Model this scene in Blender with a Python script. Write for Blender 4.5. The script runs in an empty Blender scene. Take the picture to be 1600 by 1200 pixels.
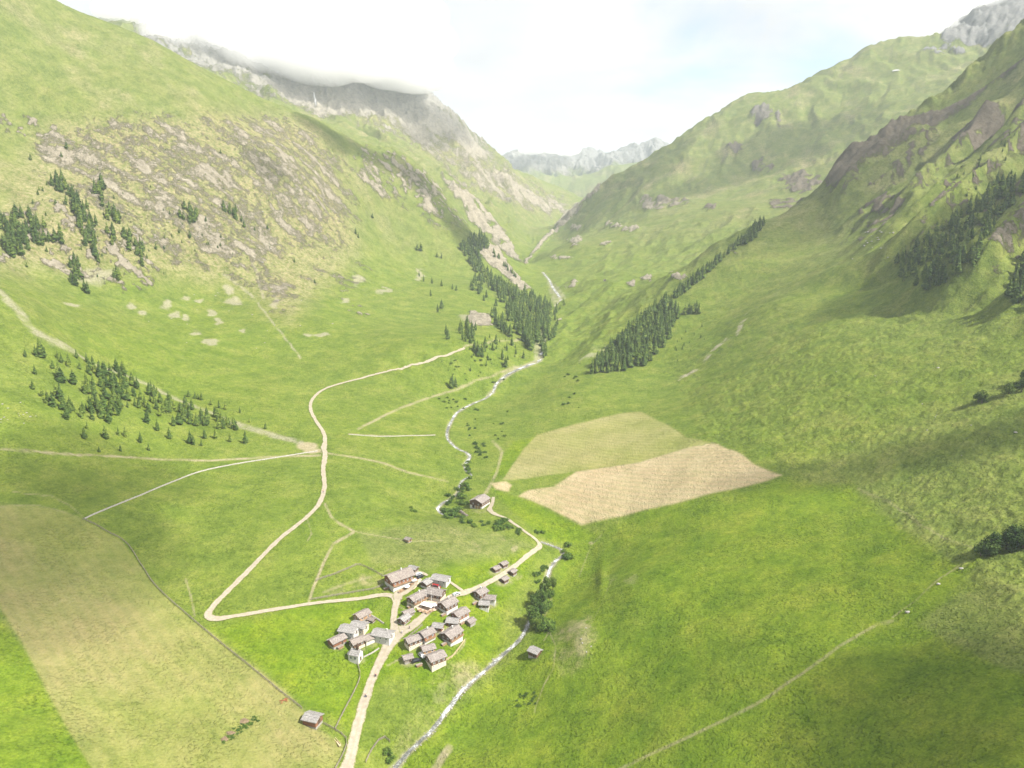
import bpy, bmesh, math, random
import numpy as np
from mathutils import Vector, Matrix

# ------------------------------------------------------------------ camera, sky, sun, exposure
scene = bpy.context.scene
col = scene.collection
HC, PITCH, F = 190.0, math.radians(12.2), 1110.0
SP, CP = math.sin(PITCH), math.cos(PITCH)
cam_d = bpy.data.cameras.new("camera")
cam = bpy.data.objects.new("camera", cam_d)
col.objects.link(cam)
cam.location = (0, 0, HC)
cam.rotation_euler = (math.radians(90) - PITCH, 0, 0)
cam_d.sensor_width = 36.0
cam_d.lens = 36.0 * F / 1600.0
cam_d.clip_start = 1.0
cam_d.clip_end = 40000
scene.camera = cam

SUN_EL, SUN_DX, SUN_DY = math.radians(48), 1.0, -0.48
sun_d = bpy.data.lights.new("sun", 'SUN')
sun = bpy.data.objects.new("sun", sun_d)
col.objects.link(sun)
sv = Vector((SUN_DX, SUN_DY, 0)).normalized() * math.cos(SUN_EL) + Vector((0, 0, math.sin(SUN_EL)))
sun.rotation_euler = sv.to_track_quat('Z', 'Y').to_euler()
sun.location = (800, -200, 900)
sun_d.energy = 4.6
sun_d.angle = math.radians(0.5)
sun_d.color = (1.0, 0.955, 0.87)

world = bpy.data.worlds.new("World")
scene.world = world
world.use_nodes = True
wt = world.node_tree
wt.nodes.clear()
def wn(t, **k):
    n = wt.nodes.new(t)
    for a, b in k.items(): setattr(n, a, b)
    return n
wo = wn('ShaderNodeOutputWorld'); bg = wn('ShaderNodeBackground')
bg.inputs['Strength'].default_value = 0.10
sky = wn('ShaderNodeTexSky', sky_type='NISHITA', sun_disc=False)
sky.sun_elevation = SUN_EL
sky.sun_rotation = math.atan2(SUN_DX, SUN_DY)
sky.altitude = 1900
tc = wn('ShaderNodeTexCoord'); sep = wn('ShaderNodeSeparateXYZ')
wt.links.new(tc.outputs['Generated'], sep.inputs[0])
zz = wn('ShaderNodeMath', operation='ADD'); zz.inputs[1].default_value = 0.16
wt.links.new(sep.outputs['Z'], zz.inputs[0])
zm = wn('ShaderNodeMath', operation='MAXIMUM'); zm.inputs[1].default_value = 0.05
wt.links.new(zz.outputs[0], zm.inputs[0])
dx = wn('ShaderNodeMath', operation='DIVIDE'); dy = wn('ShaderNodeMath', operation='DIVIDE')
for d_, o_ in ((dx, 'X'), (dy, 'Y')):
    wt.links.new(sep.outputs[o_], d_.inputs[0]); wt.links.new(zm.outputs[0], d_.inputs[1])
cmb = wn('ShaderNodeCombineXYZ')
wt.links.new(dx.outputs[0], cmb.inputs[0]); wt.links.new(dy.outputs[0], cmb.inputs[1])
cn = wn('ShaderNodeTexNoise'); cn.inputs['Scale'].default_value = 1.25
cn.inputs['Detail'].default_value = 9; cn.inputs['Roughness'].default_value = 0.62
cn.inputs['Distortion'].default_value = 0.35
mp = wn('ShaderNodeMapping'); mp.inputs['Location'].default_value = (3.1, 1.7, 0.0)
wt.links.new(cmb.outputs[0], mp.inputs[0]); wt.links.new(mp.outputs[0], cn.inputs['Vector'])
cr = wn('ShaderNodeValToRGB')
cr.color_ramp.elements[0].position = 0.28; cr.color_ramp.elements[0].color = (0.72, 0.72, 0.72, 1)
cr.color_ramp.elements[1].position = 0.42; cr.color_ramp.elements[1].color = (1, 1, 1, 1)
wt.links.new(cn.outputs['Fac'], cr.inputs['Fac'])
cn2 = wn('ShaderNodeTexNoise'); cn2.inputs['Scale'].default_value = 1.7; cn2.inputs['Detail'].default_value = 6
wt.links.new(mp.outputs[0], cn2.inputs['Vector'])
cr2 = wn('ShaderNodeValToRGB')
cr2.color_ramp.elements[0].position = 0.3; cr2.color_ramp.elements[0].color = (2.95, 3.03, 3.1, 1)
cr2.color_ramp.elements[1].position = 0.62; cr2.color_ramp.elements[1].color = (3.75, 3.78, 3.8, 1)
wt.links.new(cn2.outputs['Fac'], cr2.inputs['Fac'])
# openings of blue between the clouds, in their own directions of the sky
gap = None
for gx, gy, gz, wdt in ((0.223, 0.945, 0.240, 0.045), (0.372, 0.900, 0.215, 0.030), (-0.42, 0.86, 0.30, 0.02)):
    vd = wn('ShaderNodeVectorMath', operation='DISTANCE'); vd.inputs[1].default_value = Vector((gx, gy, gz)).normalized()
    wt.links.new(tc.outputs['Generated'], vd.inputs[0])
    ad = wn('ShaderNodeMath', operation='MULTIPLY_ADD'); ad.inputs[1].default_value = -0.42
    wt.links.new(cn.outputs['Fac'], ad.inputs[0]); wt.links.new(vd.outputs['Value'], ad.inputs[2])
    mr = wn('ShaderNodeMapRange'); mr.inputs['From Min'].default_value = -0.21 + wdt - .05; mr.inputs['From Max'].default_value = -0.21 + wdt + .035
    mr.inputs['To Min'].default_value = 0.35; mr.inputs['To Max'].default_value = 1.0
    wt.links.new(ad.outputs[0], mr.inputs['Value'])
    if gap is None: gap = mr.outputs[0]
    else:
        mn_ = wn('ShaderNodeMath', operation='MINIMUM'); wt.links.new(gap, mn_.inputs[0]); wt.links.new(mr.outputs[0], mn_.inputs[1]); gap = mn_.outputs[0]
gm_ = wn('ShaderNodeMath', operation='MULTIPLY')
mx = wn('ShaderNodeMix', data_type='RGBA')
wt.links.new(cr.outputs[0], gm_.inputs[0]); wt.links.new(gap, gm_.inputs[1]); wt.links.new(gm_.outputs[0], mx.inputs['Factor'])
wt.links.new(sky.outputs[0], mx.inputs['A']); wt.links.new(cr2.outputs[0], mx.inputs['B'])
wt.links.new(mx.outputs['Result'], bg.inputs['Color'])
wt.links.new(bg.outputs[0], wo.inputs['Surface'])

scene.view_settings.view_transform = 'Standard'
scene.view_settings.look = 'None'
scene.view_settings.gamma = 1
scene.view_settings.use_curve_mapping = False
scene.view_settings.exposure = 1.38
scene.render.engine = 'CYCLES'
cy = scene.cycles
cy.max_bounces = 8; cy.diffuse_bounces = 2; cy.glossy_bounces = 1; cy.transmission_bounces = 2
cy.transparent_max_bounces = 8; cy.volume_bounces = 6
cy.use_denoising = True
cy.use_adaptive_sampling = True
cy.adaptive_threshold = 0.015

# ------------------------------------------------------------------ small tools
rng = np.random.default_rng(7)
random.seed(7)

def ray(px, py):
    X = (np.asarray(px, float) - 800) / F; Y = (np.asarray(py, float) - 600) / F
    return X, CP - Y * SP, -(SP + Y * CP)
def P(px, py, d):
    x, y, z = ray(px, py); return (float(x * d), float(y * d), float(HC + z * d))
def Zp(px, py, z):
    x, y, dz = ray(px, py); d = (z - HC) / dz; return (float(x * d), float(y * d), float(z))
def project(x, y, z):
    zc = y * CP - (z - HC) * SP
    yc = -y * SP - (z - HC) * CP
    zc = np.maximum(zc, 1e-3)
    return 800 + F * x / zc, 600 + F * yc / zc

def _hash(ix, iy, s):
    h = (ix.astype(np.int64) * 374761393 + iy.astype(np.int64) * 668265263 + s * 974711) & 0xffffffff
    h = ((h ^ (h >> 13)) * 1274126177) & 0xffffffff
    return (h ^ (h >> 16)) & 0xffff
_ang = np.linspace(0, 2 * np.pi, 65536, endpoint=False)
_GX, _GY = np.cos(_ang), np.sin(_ang)
def perlin(x, y, s=0):
    x0 = np.floor(x); y0 = np.floor(y)
    fx, fy = x - x0, y - y0
    ix, iy = x0.astype(np.int64), y0.astype(np.int64)
    u = fx * fx * fx * (fx * (fx * 6 - 15) + 10); v = fy * fy * fy * (fy * (fy * 6 - 15) + 10)
    def g(a, b, c, d):
        h = _hash(a, b, s); return _GX[h] * c + _GY[h] * d
    n00 = g(ix, iy, fx, fy); n10 = g(ix + 1, iy, fx - 1, fy)
    n01 = g(ix, iy + 1, fx, fy - 1); n11 = g(ix + 1, iy + 1, fx - 1, fy - 1)
    a = n00 + u * (n10 - n00); b = n01 + u * (n11 - n01)
    return (a + v * (b - a)) * 1.45
def fbm(x, y, s=0, octv=5, rough=0.5, ridged=False):
    t = np.zeros_like(x); amp = 1.0; tot = 0.0
    for o in range(octv):
        n = perlin(x, y, s + o * 17)
        if ridged: n = 1 - 2 * np.abs(n)
        t += amp * n; tot += amp
        amp *= rough; x = x * 2.03 + 11.7; y = y * 2.03 + 5.3
    return t / tot
def sstep(a, b, x):
    t = np.clip((x - a) / (b - a), 0, 1); return t * t * (3 - 2 * t)
def seg_dist(x, y, pts):
    """distance from points to a polyline, and the interpolated index along it"""
    best = np.full(x.shape, 1e9); par = np.zeros(x.shape)
    for i in range(len(pts) - 1):
        ax, ay = pts[i][0], pts[i][1]; bx, by = pts[i + 1][0], pts[i + 1][1]
        ddx, ddy = bx - ax, by - ay; L = ddx * ddx + ddy * ddy + 1e-9
        t = np.clip(((x - ax) * ddx + (y - ay) * ddy) / L, 0, 1)
        d = np.hypot(x - ax - t * ddx, y - ay - t * ddy)
        m = d < best; best[m] = d[m]; par[m] = i + t[m]
    return best, par
def in_poly(x, y, poly):
    c = np.zeros(x.shape, bool); n = len(poly); j = n - 1
    for i in range(n):
        xi, yi = poly[i]; xj, yj = poly[j]
        if yi != yj:
            c ^= ((yi > y) != (yj > y)) & (x < (xj - xi) * (y - yi) / (yj - yi) + xi)
        j = i
    return c
def soft_poly(x, y, poly, w):
    """1 inside, 0 outside, blended over +-w across the outline"""
    out = np.zeros(x.shape)
    bx0 = min(p[0] for p in poly) - w; bx1 = max(p[0] for p in poly) + w
    by0 = min(p[1] for p in poly) - w; by1 = max(p[1] for p in poly) + w
    m = (x > bx0) & (x < bx1) & (y > by0) & (y < by1)
    if not m.any(): return out
    xs, ys = x[m], y[m]
    d, _ = seg_dist(xs, ys, list(poly) + [poly[0]])
    s = np.where(in_poly(xs, ys, poly), d, -d)
    out[m] = sstep(-w, w, s); return out
# ------------------------------------------------------------------ terrain: surveyed points -> smooth surface
SURV = []
for a in [  # basin, (pixel x, pixel y, height)
 (615,1200,-24),(690,1120,-20),(765,1040,-15),(825,975,-11),(850,915,-9),(880,862,-5),(690,800,2),(735,735,9),(700,670,15),(770,605,24),(845,565,32),
 (530,1000,0),(600,1000,-2),(560,950,2),(640,940,2),(690,1030,-6),(660,900,6),(750,930,0),(720,990,-4),(780,980,-9),(730,1060,-12),
 (550,1200,-15),(580,1060,-8),(640,1120,-13),(835,850,3),(660,815,13),(730,825,10),(800,838,6),(640,845,12),(700,870,7),(560,830,16),
 (330,960,8),(420,870,16),(505,760,24),(505,700,28),(485,640,36),(560,595,42),(650,570,50),(725,545,60),(600,700,22),(650,740,14),(620,640,27),(690,620,25),(600,770,18),
 (755,790,7),(745,770,8),(800,780,7),
 (300,1000,6),(480,1120,-8),(200,1200,2),(0,1200,14),(0,960,26),(200,880,18),(60,800,37),(130,810,33),(100,1050,14),(350,1100,-2),
 (0,700,62),(200,700,42),(350,700,34),(300,800,24),(430,700,30),(100,640,70),
 (1000,645,28),(790,750,10),(910,820,5),(1210,745,44),(1100,690,37),(900,700,18),(850,790,7),(1050,790,22),
 (1000,900,13),(1000,1050,4),(900,950,-3),(850,1100,-12),(1100,1000,17),(1250,900,34),(1250,1050,29),(1250,1200,22),(1000,1200,1),(800,1200,-15),
 (1400,850,49),(1450,1000,45),(1450,1200,40),(1600,850,66),(1600,1000,60),(1600,1200,56),(700,1200,-21),(835,1020,-8),(1100,850,22),(1330,770,46)]:
    SURV.append(Zp(*a))
SKY_L = [(90,0,1150),(170,35,1180),(240,65,1230),(300,100,1280),(360,125,1320),(440,165,1380),(500,185,1420)]
SKY_L2 = [(560,225,1520),(610,237,1580),(660,265,1600),(700,310,1560),(720,340,1530),(745,367,1500),(790,402,1560)]
SKY_R = [(930,575,780),(1000,490,930),(1080,432,980),(1130,387,1010),(1190,346,1050),(1310,280,1080),(1390,220,1100),(1450,170,1100),(1540,100,1080),(1600,50,1060),(1700,-30,1030)]
SKY_RM = [(910,320,2250),(960,285,2300),(1010,255,2320),(1060,225,2320),(1100,205,2320),(1150,172,2300),(1190,150,2280),(1230,145,2280),(1270,120,2250),(1320,98,2250),(1370,72,2250),(1420,62,2250),(1470,65,2300),(1500,40,2350),(1560,25,2350),(1600,30,2350)]
SKY_LM = [(150,55,2500),(230,52,2600),(300,72,2700),(450,72,2780),(560,80,2800),(620,112,2800),(700,185,2900),(770,240,3000),(800,265,3100),(850,290,3300),(905,318,3500)]
for a in [
 (60,530,560),(0,450,600),(200,600,610),(350,600,660),(300,450,900),(450,480,900),(600,500,950),(100,450,740),(250,520,740),(450,560,760),(0,560,510),
 (150,250,950),(150,350,850),(300,250,1050),(300,350,970),(450,250,1200),(450,350,1110),(450,420,1030),(560,400,1200),(530,280,1330),(640,400,1350),(640,310,1450),
 (700,450,1180),(700,500,1000),(150,150,1020),(300,150,1150),(100,60,1080),(0,50,980),(0,150,930),(0,250,850),(0,350,760),(400,175,1290),(400,210,1210),
 (850,530,1002),(860,500,1119),(870,465,1297),(845,430,1490),(825,411,1590),(800,500,1020),(780,450,1240),(760,420,1400),(820,470,1230),(835,520,985),(780,530,900),
 (900,530,940),(960,500,1010),(900,470,1210),(960,440,1260),(1050,440,1130),(1000,400,1500),(1100,370,1500),(880,430,1440),(870,390,1680),(900,560,850),
 (835,385,2000),(870,340,2700),(900,305,3600),(840,360,2300),
 (930,330,2150),(1100,300,1900),(1200,250,1950),(1250,300,1700),(1350,200,1900),(1450,130,2000),(1020,330,1850),(1190,320,1600),(1550,80,2000),(1300,160,2080),
 (1400,285,1450),(1550,150,1450),(1250,350,1350),(1150,410,1200),(1650,100,1400),
 (1000,540,830),(1080,520,850),(1150,450,920),(1030,580,760),
 (1300,400,890),(1400,350,930),(1500,300,930),(1600,200,890),(1500,180,1040),(1400,420,780),(1500,420,710),(1600,420,640),(1600,320,760),(1200,480,780),(1300,550,600),(1450,550,540),(1600,550,480),
 (1100,600,680),(1000,620,690),(900,620,700),(1200,650,530),(1350,650,475),(1500,650,430),(1600,650,400),(1250,380,980),(1200,420,930),
 (600,180,2450),(500,130,2400),(700,250,2450),(760,330,2200),(820,350,2350),(400,120,2300),(740,322,1950),(800,388,1860),(690,290,1920),(330,100,2200),(640,250,1950),(850,320,2900),(780,300,2500)]:
    SURV.append(P(*a))
for L, back in ((SKY_L, 1), (SKY_L2, 1), (SKY_R, 0), (SKY_RM, 2), (SKY_LM, 2)):
    for a in L:
        p = P(*a); SURV.append(p)
        if back == 0: continue
        k = 1 + (0.10 if back == 1 else 0.14)
        q = P(a[0], a[1], a[2] * k)
        SURV.append((q[0], q[1], p[2] - (60 if back == 1 else 160)))
SURV += [(-500,200,115),(-650,300,190),(-900,700,440),(-800,1100,600),(-1200,1000,720),(-420,50,70),(-1500,1800,800),(-1700,2600,850),(-900,1500,480),
 (450,250,115),(600,300,200),(800,450,340),(900,800,470),(1150,1100,640),(700,100,220),(1500,1500,780),(1900,2200,850),
 (0,100,-27),(-200,100,2),(200,100,20),(350,100,70),(0,-100,-34),(300,-100,60),(-300,-100,40),(0,4600,470),(-600,4600,560),(700,4400,520),(0,8000,600),(-3000,5000,800),(3000,5000,800),(-4000,8000,700),(4000,8000,700),(1600,3600,600),(-1600,3900,650)]
SURV = np.array(SURV)
def warp(x, y):
    r = np.hypot(x, y + 150.0)
    return np.arctan2(x, y + 150.0), np.log(r / 300.0)
_su, _sv = warp(SURV[:, 0], SURV[:, 1])
_C = 0.045
def _ker(du, dv): return np.sqrt(du * du + dv * dv + _C * _C)
_K = _ker(_su[:, None] - _su[None], _sv[:, None] - _sv[None])
_n = len(SURV)
_A = np.zeros((_n + 3, _n + 3)); _A[:_n, :_n] = _K - np.eye(_n) * 0.002
_A[:_n, _n] = 1; _A[:_n, _n + 1] = _su; _A[:_n, _n + 2] = _sv; _A[_n:, :_n] = _A[:_n, _n:].T
_W = np.linalg.solve(_A, np.concatenate([SURV[:, 2], [0, 0, 0]]))
def base_height(x, y):
    u, v = warp(x.ravel(), y.ravel()); out = _W[_n] + _W[_n + 1] * u + _W[_n + 2] * v
    for i in range(_n): out += _W[i] * _ker(u - _su[i], v - _sv[i])
    return out.reshape(x.shape)

# far chain closing the valley
FAR = [P(*a) for a in [(560,250,6300),(700,262,6000),(790,247,5600),(812,238,5500),(850,235,5600),(890,240,5500),(925,238,5600),(955,242,5600),(978,233,5400),(1000,228,5300),(1024,219,5300),(1042,228,5300),(1057,235,5300),(1090,250,5400),(1150,260,5600),(1300,240,6000)]]
def far_height(x, y):
    d, par = seg_dist(x, y, FAR)
    zr = np.interp(par, np.arange(len(FAR)), [p[2] for p in FAR])
    n = fbm(x / 330, y / 330, 91, 5, 0.55, True)
    n2 = fbm(x / 120, y / 120, 95, 3, 0.55)
    w = sstep(0, 250, d)
    return zr + 10 - d * 0.66 + (n - 0.25) * (38 + 110 * w) + n2 * 16 + fbm(x / 46, y / 46, 97, 3, .6, True) * 16

RIVER = [(612,1206,4.6),(632,1180,4.6),(650,1163,4.6),(672,1143,4.4),(690,1120,4.2),(705,1100,4.0),(722,1078,4.0),(744,1058,3.8),(765,1040,3.8),(790,1018,3.8),(810,1000,3.8),(822,982,3.6),(830,962,3.4),(838,945,3.4),(846,925,3.2),(854,905,3.4),(859,888,3.6),(868,876,4.0),(880,866,4.4),(877,858,4.0),(864,852,3.4),(845,846,3.0)]
RIVER2 = [(712,808,3.6),(700,806,4.0),(688,800,4.2),(684,793,4.2),(692,785,3.8),(706,778,3.2),(716,768,3.0),(718,758,3.0),(724,749,3.2),(736,742,3.4),(729,735,4.0),(727,725,4.2),(734,713,4.4),(728,706,4.4),(716,701,4.0),(706,693,3.8),(699,684,3.8),(699,672,3.8),(705,658,4.0),(713,645,4.0),(727,636,3.8),(739,630,3.6),(758,622,3.8),(770,612,4.0),(775,600,4.4),(788,588,5.0),(806,578,6.0),(825,570,7.0),(842,563,6.0),(847,548,5.0),(848,530,5.0)]
RIVER3 = [(868,478,4.5),(876,468,6.0),(872,460,7.0),(864,449,7.0),(858,437,5.0),(848,425,5.0)]
# ------------------------------------------------------------------ polar survey grid
Q = 1.0
def _rings():
    r = [70.0]
    while r[-1] < 8200:
        k = 0.010 if r[-1] < 200 else (0.0030 if r[-1] < 1700 else (0.0042 if r[-1] < 3200 else 0.008))
        r.append(r[-1] * (1 + k / Q))
    return np.array(r)
RR = _rings(); TH = np.linspace(math.radians(-54), math.radians(54), int(1150 * Q))
GX = RR[:, None] * np.sin(TH)[None]; GY = RR[:, None] * np.cos(TH)[None]
# coarse solve of the smooth surface, then linear upsampling in (theta, log r)
cs = 4
ri = np.unique(np.concatenate([np.arange(0, len(RR), cs), [len(RR) - 1]])); ti = np.unique(np.concatenate([np.arange(0, len(TH), cs), [len(TH) - 1]]))
zc_ = base_height(GX[np.ix_(ri, ti)], GY[np.ix_(ri, ti)])
tmp = np.empty((len(RR), len(ti)))
for j in range(len(ti)): tmp[:, j] = np.interp(np.arange(len(RR)), ri, zc_[:, j])
GZ = np.empty((len(RR), len(TH)))
for i in range(len(RR)): GZ[i] = np.interp(np.arange(len(TH)), ti, tmp[i])
GU, GV = project(GX, GY, GZ)
GR = np.hypot(GX, GY)
def mesh_slope(Z):
    zr = np.gradient(Z, axis=0) / np.gradient(GR, axis=0)
    zt = np.gradient(Z, axis=1) / (GR * np.gradient(TH)[None])
    return zr, zt
zr_, zt_ = mesh_slope(GZ)
SLOPE0 = np.hypot(zr_, zt_)

# painted by survey in plan: land cover, found from where each patch lies
JX = fbm(GX / 26, GY / 26, 301, 4) ; JY = fbm(GX / 26, GY / 26, 331, 4)
jit = np.clip(GR / 520, 0.5, 3)
def cover(poly, w=3.0, j=5.0, dmin=0, dmax=1e9):
    m = soft_poly(GU + JX * j, GV + JY * j, poly, w)
    if dmin or dmax < 1e8: m = m * ((GR > dmin) & (GR < dmax))
    return m
# ---- land cover masks (0..1 on the survey grid)
ROCK = np.zeros_like(GX); SCREE = np.zeros_like(GX); DIRT = np.zeros_like(GX); MOWN = np.zeros_like(GX)
DRY = np.zeros_like(GX); LUSH = np.zeros_like(GX); BROWN = np.zeros_like(GX); HUMM = np.zeros_like(GX)
patch = fbm(GX / 38, GY / 38, 11, 5, 0.6)
patch_s = fbm(GX / 14, GY / 14, 21, 4, 0.6)
patch_l = fbm(GX / 140, GY / 140, 31, 5, 0.55)
streak = fbm((GY - .2 * GX) / 24, (GX + .2 * GY) / 90, 33, 4, .55)
near_ = (GR < 1750)
# left cliff band: broken rock in grass
A1 = cover([(70,215),(200,190),(330,196),(450,188),(500,192),(530,255),(550,330),(535,380),(470,390),(430,410),(455,470),(430,480),(380,430),(330,410),(250,400),(180,330),(110,300),(60,260)], 34, 22, 700, 1480)
ROCK = np.maximum(ROCK, np.sqrt(A1) * (.10 + .90 * sstep(-0.50, 0.62, patch * 0.45 + patch_s * 0.45 + streak * .55)) * .92)
A2 = cover([(0,330),(90,310),(200,350),(260,400),(230,470),(150,440),(60,415),(0,410)], 10, 10, 500, 1200)
ROCK = np.maximum(ROCK, A2 * sstep(-0.15, 0.35, patch * 0.5 + patch_s * 0.7))
for poly, w_, lo in [
   ([(560,228),(610,236),(660,262),(700,308),(724,345),(700,350),(660,320),(610,290),(570,262)], 6, -0.15),
   ([(470,370),(520,400),(560,470),(600,500),(560,500),(500,440)], 8, 0.05),
   ([(0,175),(60,190),(110,215),(40,215),(0,205)], 6, -0.1),
   ([(745,372),(775,385),(815,440),(832,452),(815,455),(780,425),(750,400)], 3, -0.6),
   ([(735,487),(765,492),(770,510),(740,510),(730,500)], 2, -0.9)]:
    ROCK = np.maximum(ROCK, cover(poly, w_, 5, 500, 1750) * sstep(lo, lo + 0.45, patch * 0.4 + patch_s * 0.8))
# bare little slips on the left slope
for (cx, cy_, a, b) in [(205,478,10,5),(222,487,9,4),(262,478,9,7),(272,492,8,5),(288,498,9,4),(305,520,9,4),(330,490,9,5),(340,503,7,6),(330,535,14,5),(380,517,6,5),(310,470,8,4),(292,465,7,5),(360,458,9,8),(365,472,12,4),(500,523,16,3),(480,525,8,3),(540,470,9,5),(560,440,8,7),(600,455,12,4),(440,450,9,5),(150,430,35,11),(112,480,14,4),(740,497,20,9),(430,475,7,12),(655,430,6,9),(800,390,10,4)]:
    e = ((GU + JX * 13 - cx) / a) ** 2 + ((GV + JY * 9 - cy_) / b) ** 2
    SCREE = np.maximum(SCREE, (1 - sstep(0.3, 1.3, e)) * near_ * 0.62)
for line, w_ in [([(0,462),(30,492),(52,522),(80,540),(118,558)], 8), ([(118,558),(150,575),(240,610),(330,645),(372,664)], 3),([(360,660),(400,672),(440,684),(470,692)], 6),
                 ([(348,430),(395,465),(470,560)], 2.0),([(395,415),(412,470)],3)]:
    d_, _ = seg_dist(GU + JX * 4, GV + JY * 3, line)
    SCREE = np.maximum(SCREE, (1 - sstep(w_ * 0.25, w_ * 1.0, d_)) * near_ * .6 * sstep(-.55, .15, patch_s))
# spur two cliffs, left and right far mountains
ROCK = np.maximum(ROCK, cover([(690,285),(735,318),(770,350),(800,385),(812,408),(818,415),(780,395),(750,365),(715,330)], 5, 5, 1650) * sstep(-0.5, 0.1, patch))
ROCK = np.maximum(ROCK, cover([(690,270),(740,300),(790,320),(830,350),(800,350),(740,330),(700,300)], 8, 8, 1750) * sstep(0.0, 0.5, patch * .7 + patch_s * .5))
ROCK = np.maximum(ROCK, cover([(700,215),(760,265),(820,300),(870,330),(840,330),(780,300),(730,262)], 8, 9, 1750) * sstep(0.05, 0.5, patch * .7 + patch_s * .5))
upper = cover([(150,-200),(640,-200),(705,183),(775,245),(740,255),(690,232),(640,225),(590,205),(540,195),(500,188),(440,165),(330,115),(220,75)], 22, 20, 1950)
ROCK = np.maximum(ROCK, upper * .95 * sstep(-0.7, 0.1, patch_l * 0.6 + patch * 0.4 + streak * .3))
mid_l = cover([(380,120),(520,150),(640,180),(740,235),(860,310),(900,330),(860,345),(800,330),(720,290),(640,235),(560,200),(480,170)], 16, 20, 1700)
ROCK = np.maximum(ROCK, mid_l * .8 * sstep(-0.5, 0.25, patch_l * .5 + patch * .5 + streak * .3)); BROWN = np.maximum(BROWN, mid_l * .8)
ROCK = np.maximum(ROCK, cover([(530,240),(600,240),(690,300),(740,350),(700,365),(640,330),(560,300)], 16, 14, 900, 1800) * .85 * sstep(-.3, .4, patch * .5 + streak * .5 + patch_s * .3))
ROCK = np.maximum(ROCK, cover([(440,380),(520,380),(600,420),(560,470),(470,470)], 20, 16, 700, 1500) * .6 * sstep(-.2, .5, patch * .5 + streak * .5))
ROCK = np.maximum(ROCK, cover([(0,170),(140,150),(330,170),(420,180),(330,200),(160,200),(60,240),(0,260)], 20, 16, 700, 1500) * .6 * sstep(0, .6, patch * .6 + patch_s * .5))
for cx, cy_, a, b in [(900,380,14,6),(948,385,8,7),(1045,318,45,7),(1020,325,20,8),(900,355,12,4),(875,405,20,6),(960,352,18,3),(1145,400,12,4),(1110,325,10,5),(985,360,18,3),(1060,440,16,4),(1010,440,10,4),(1190,185,20,13),(1215,190,6,18),(1250,290,45,16),(1230,320,30,10),(1190,265,20,10),(1340,250,30,6),(985,445,10,4),(870,505,10,4),(890,450,14,6),(1475,80,40,10),(1150,235,16,8)]:
    e = ((GU + JX * 10 - cx) / a) ** 2 + ((GV + JY * 6 - cy_) / b) ** 2
    ROCK = np.maximum(ROCK, (1 - sstep(0.3, 1.3, e)) * sstep(-0.35, 0.2, patch) * (GR > 900))
ROCK = np.maximum(ROCK, cover([(1480,-20),(1700,-20),(1700,120),(1580,60),(1540,70),(1500,66),(1470,66)], 6, 8, 1700) * sstep(-0.6, 0.0, patch_l + patch * .4))
d_, _ = seg_dist(GU + JX * 3, GV, [(822,412),(850,375),(880,345),(912,320),(935,303)])
ROCK = np.maximum(ROCK, (1 - sstep(1.5, 4.5, d_)) * (GR > 1500) * sstep(-.6, .2, patch))
# right slope crags
d_, _ = seg_dist(GU + JX * 8, GV + JY * 8, [(1310,283),(1390,224),(1450,174),(1540,104),(1600,54),(1640,15)])
ROCK = np.maximum(ROCK, (1 - sstep(14, 44, d_)) * sstep(-0.95, -0.1, patch * .6 + patch_s * .5) * (GR > 900) * (GR < 1300))
BROWN = np.maximum(BROWN, cover([(60,200),(330,180),(500,180),(550,330),(560,400),(450,500),(380,450),(180,420),(0,430),(0,320)], 30, 16, 500, 1500) * .85)
for poly, lo in [([(1300,290),(1400,230),(1450,250),(1400,330),(1330,330)], -0.02), ([(1480,240),(1570,195),(1590,240),(1520,280),(1490,290)], -0.35), ([(1340,350),(1400,335),(1410,400),(1350,410),(1320,385)], -0.1),
                 ([(1480,300),(1600,230),(1600,470),(1480,420),(1420,400)], 0.0), ([(1560,200),(1640,150),(1640,300),(1570,270)], -0.2), ([(1130,470),(1180,480),(1170,520),(1140,520)], 0.15), ([(1060,500),(1120,520),(1090,570),(1040,560)], 0.25), ([(1200,420),(1270,400),(1260,450),(1210,460)], .2)]:
    ROCK = np.maximum(ROCK, cover(poly, 10, 10, 400, 1250) * sstep(lo, lo + 0.4, patch * .5 + patch_s * .6))
for line, w_ in [([(1100,565),(1120,545),(1150,525),(1170,490)], 3), ([(1090,580),(1060,592)], 2)]:
    d_, _ = seg_dist(GU + JX * 5, GV + JY * 4, line)
    SCREE = np.maximum(SCREE, (1 - sstep(w_ * 0.5, w_ * 1.3, d_)) * sstep(-.2, .2, patch_s) * near_ * .8)
SCREE = np.maximum(SCREE, cover([(950,558),(905,570),(930,552),(985,535),(1010,522),(985,545)], 2, 4, 500, 1300) * .55 * sstep(-.2, .3, patch_s))
SCREE = np.maximum(SCREE, cover([(835,565),(830,530),(838,505),(850,500),(850,560)], 2, 3, 600, 1400) * .5 * sstep(-.5, .3, patch_s))
SCREE = np.maximum(SCREE, cover([(855,440),(868,445),(885,465),(870,482),(862,470)], 2, 3, 900, 1700) * .5 * sstep(-.5, .3, patch_s))
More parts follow.
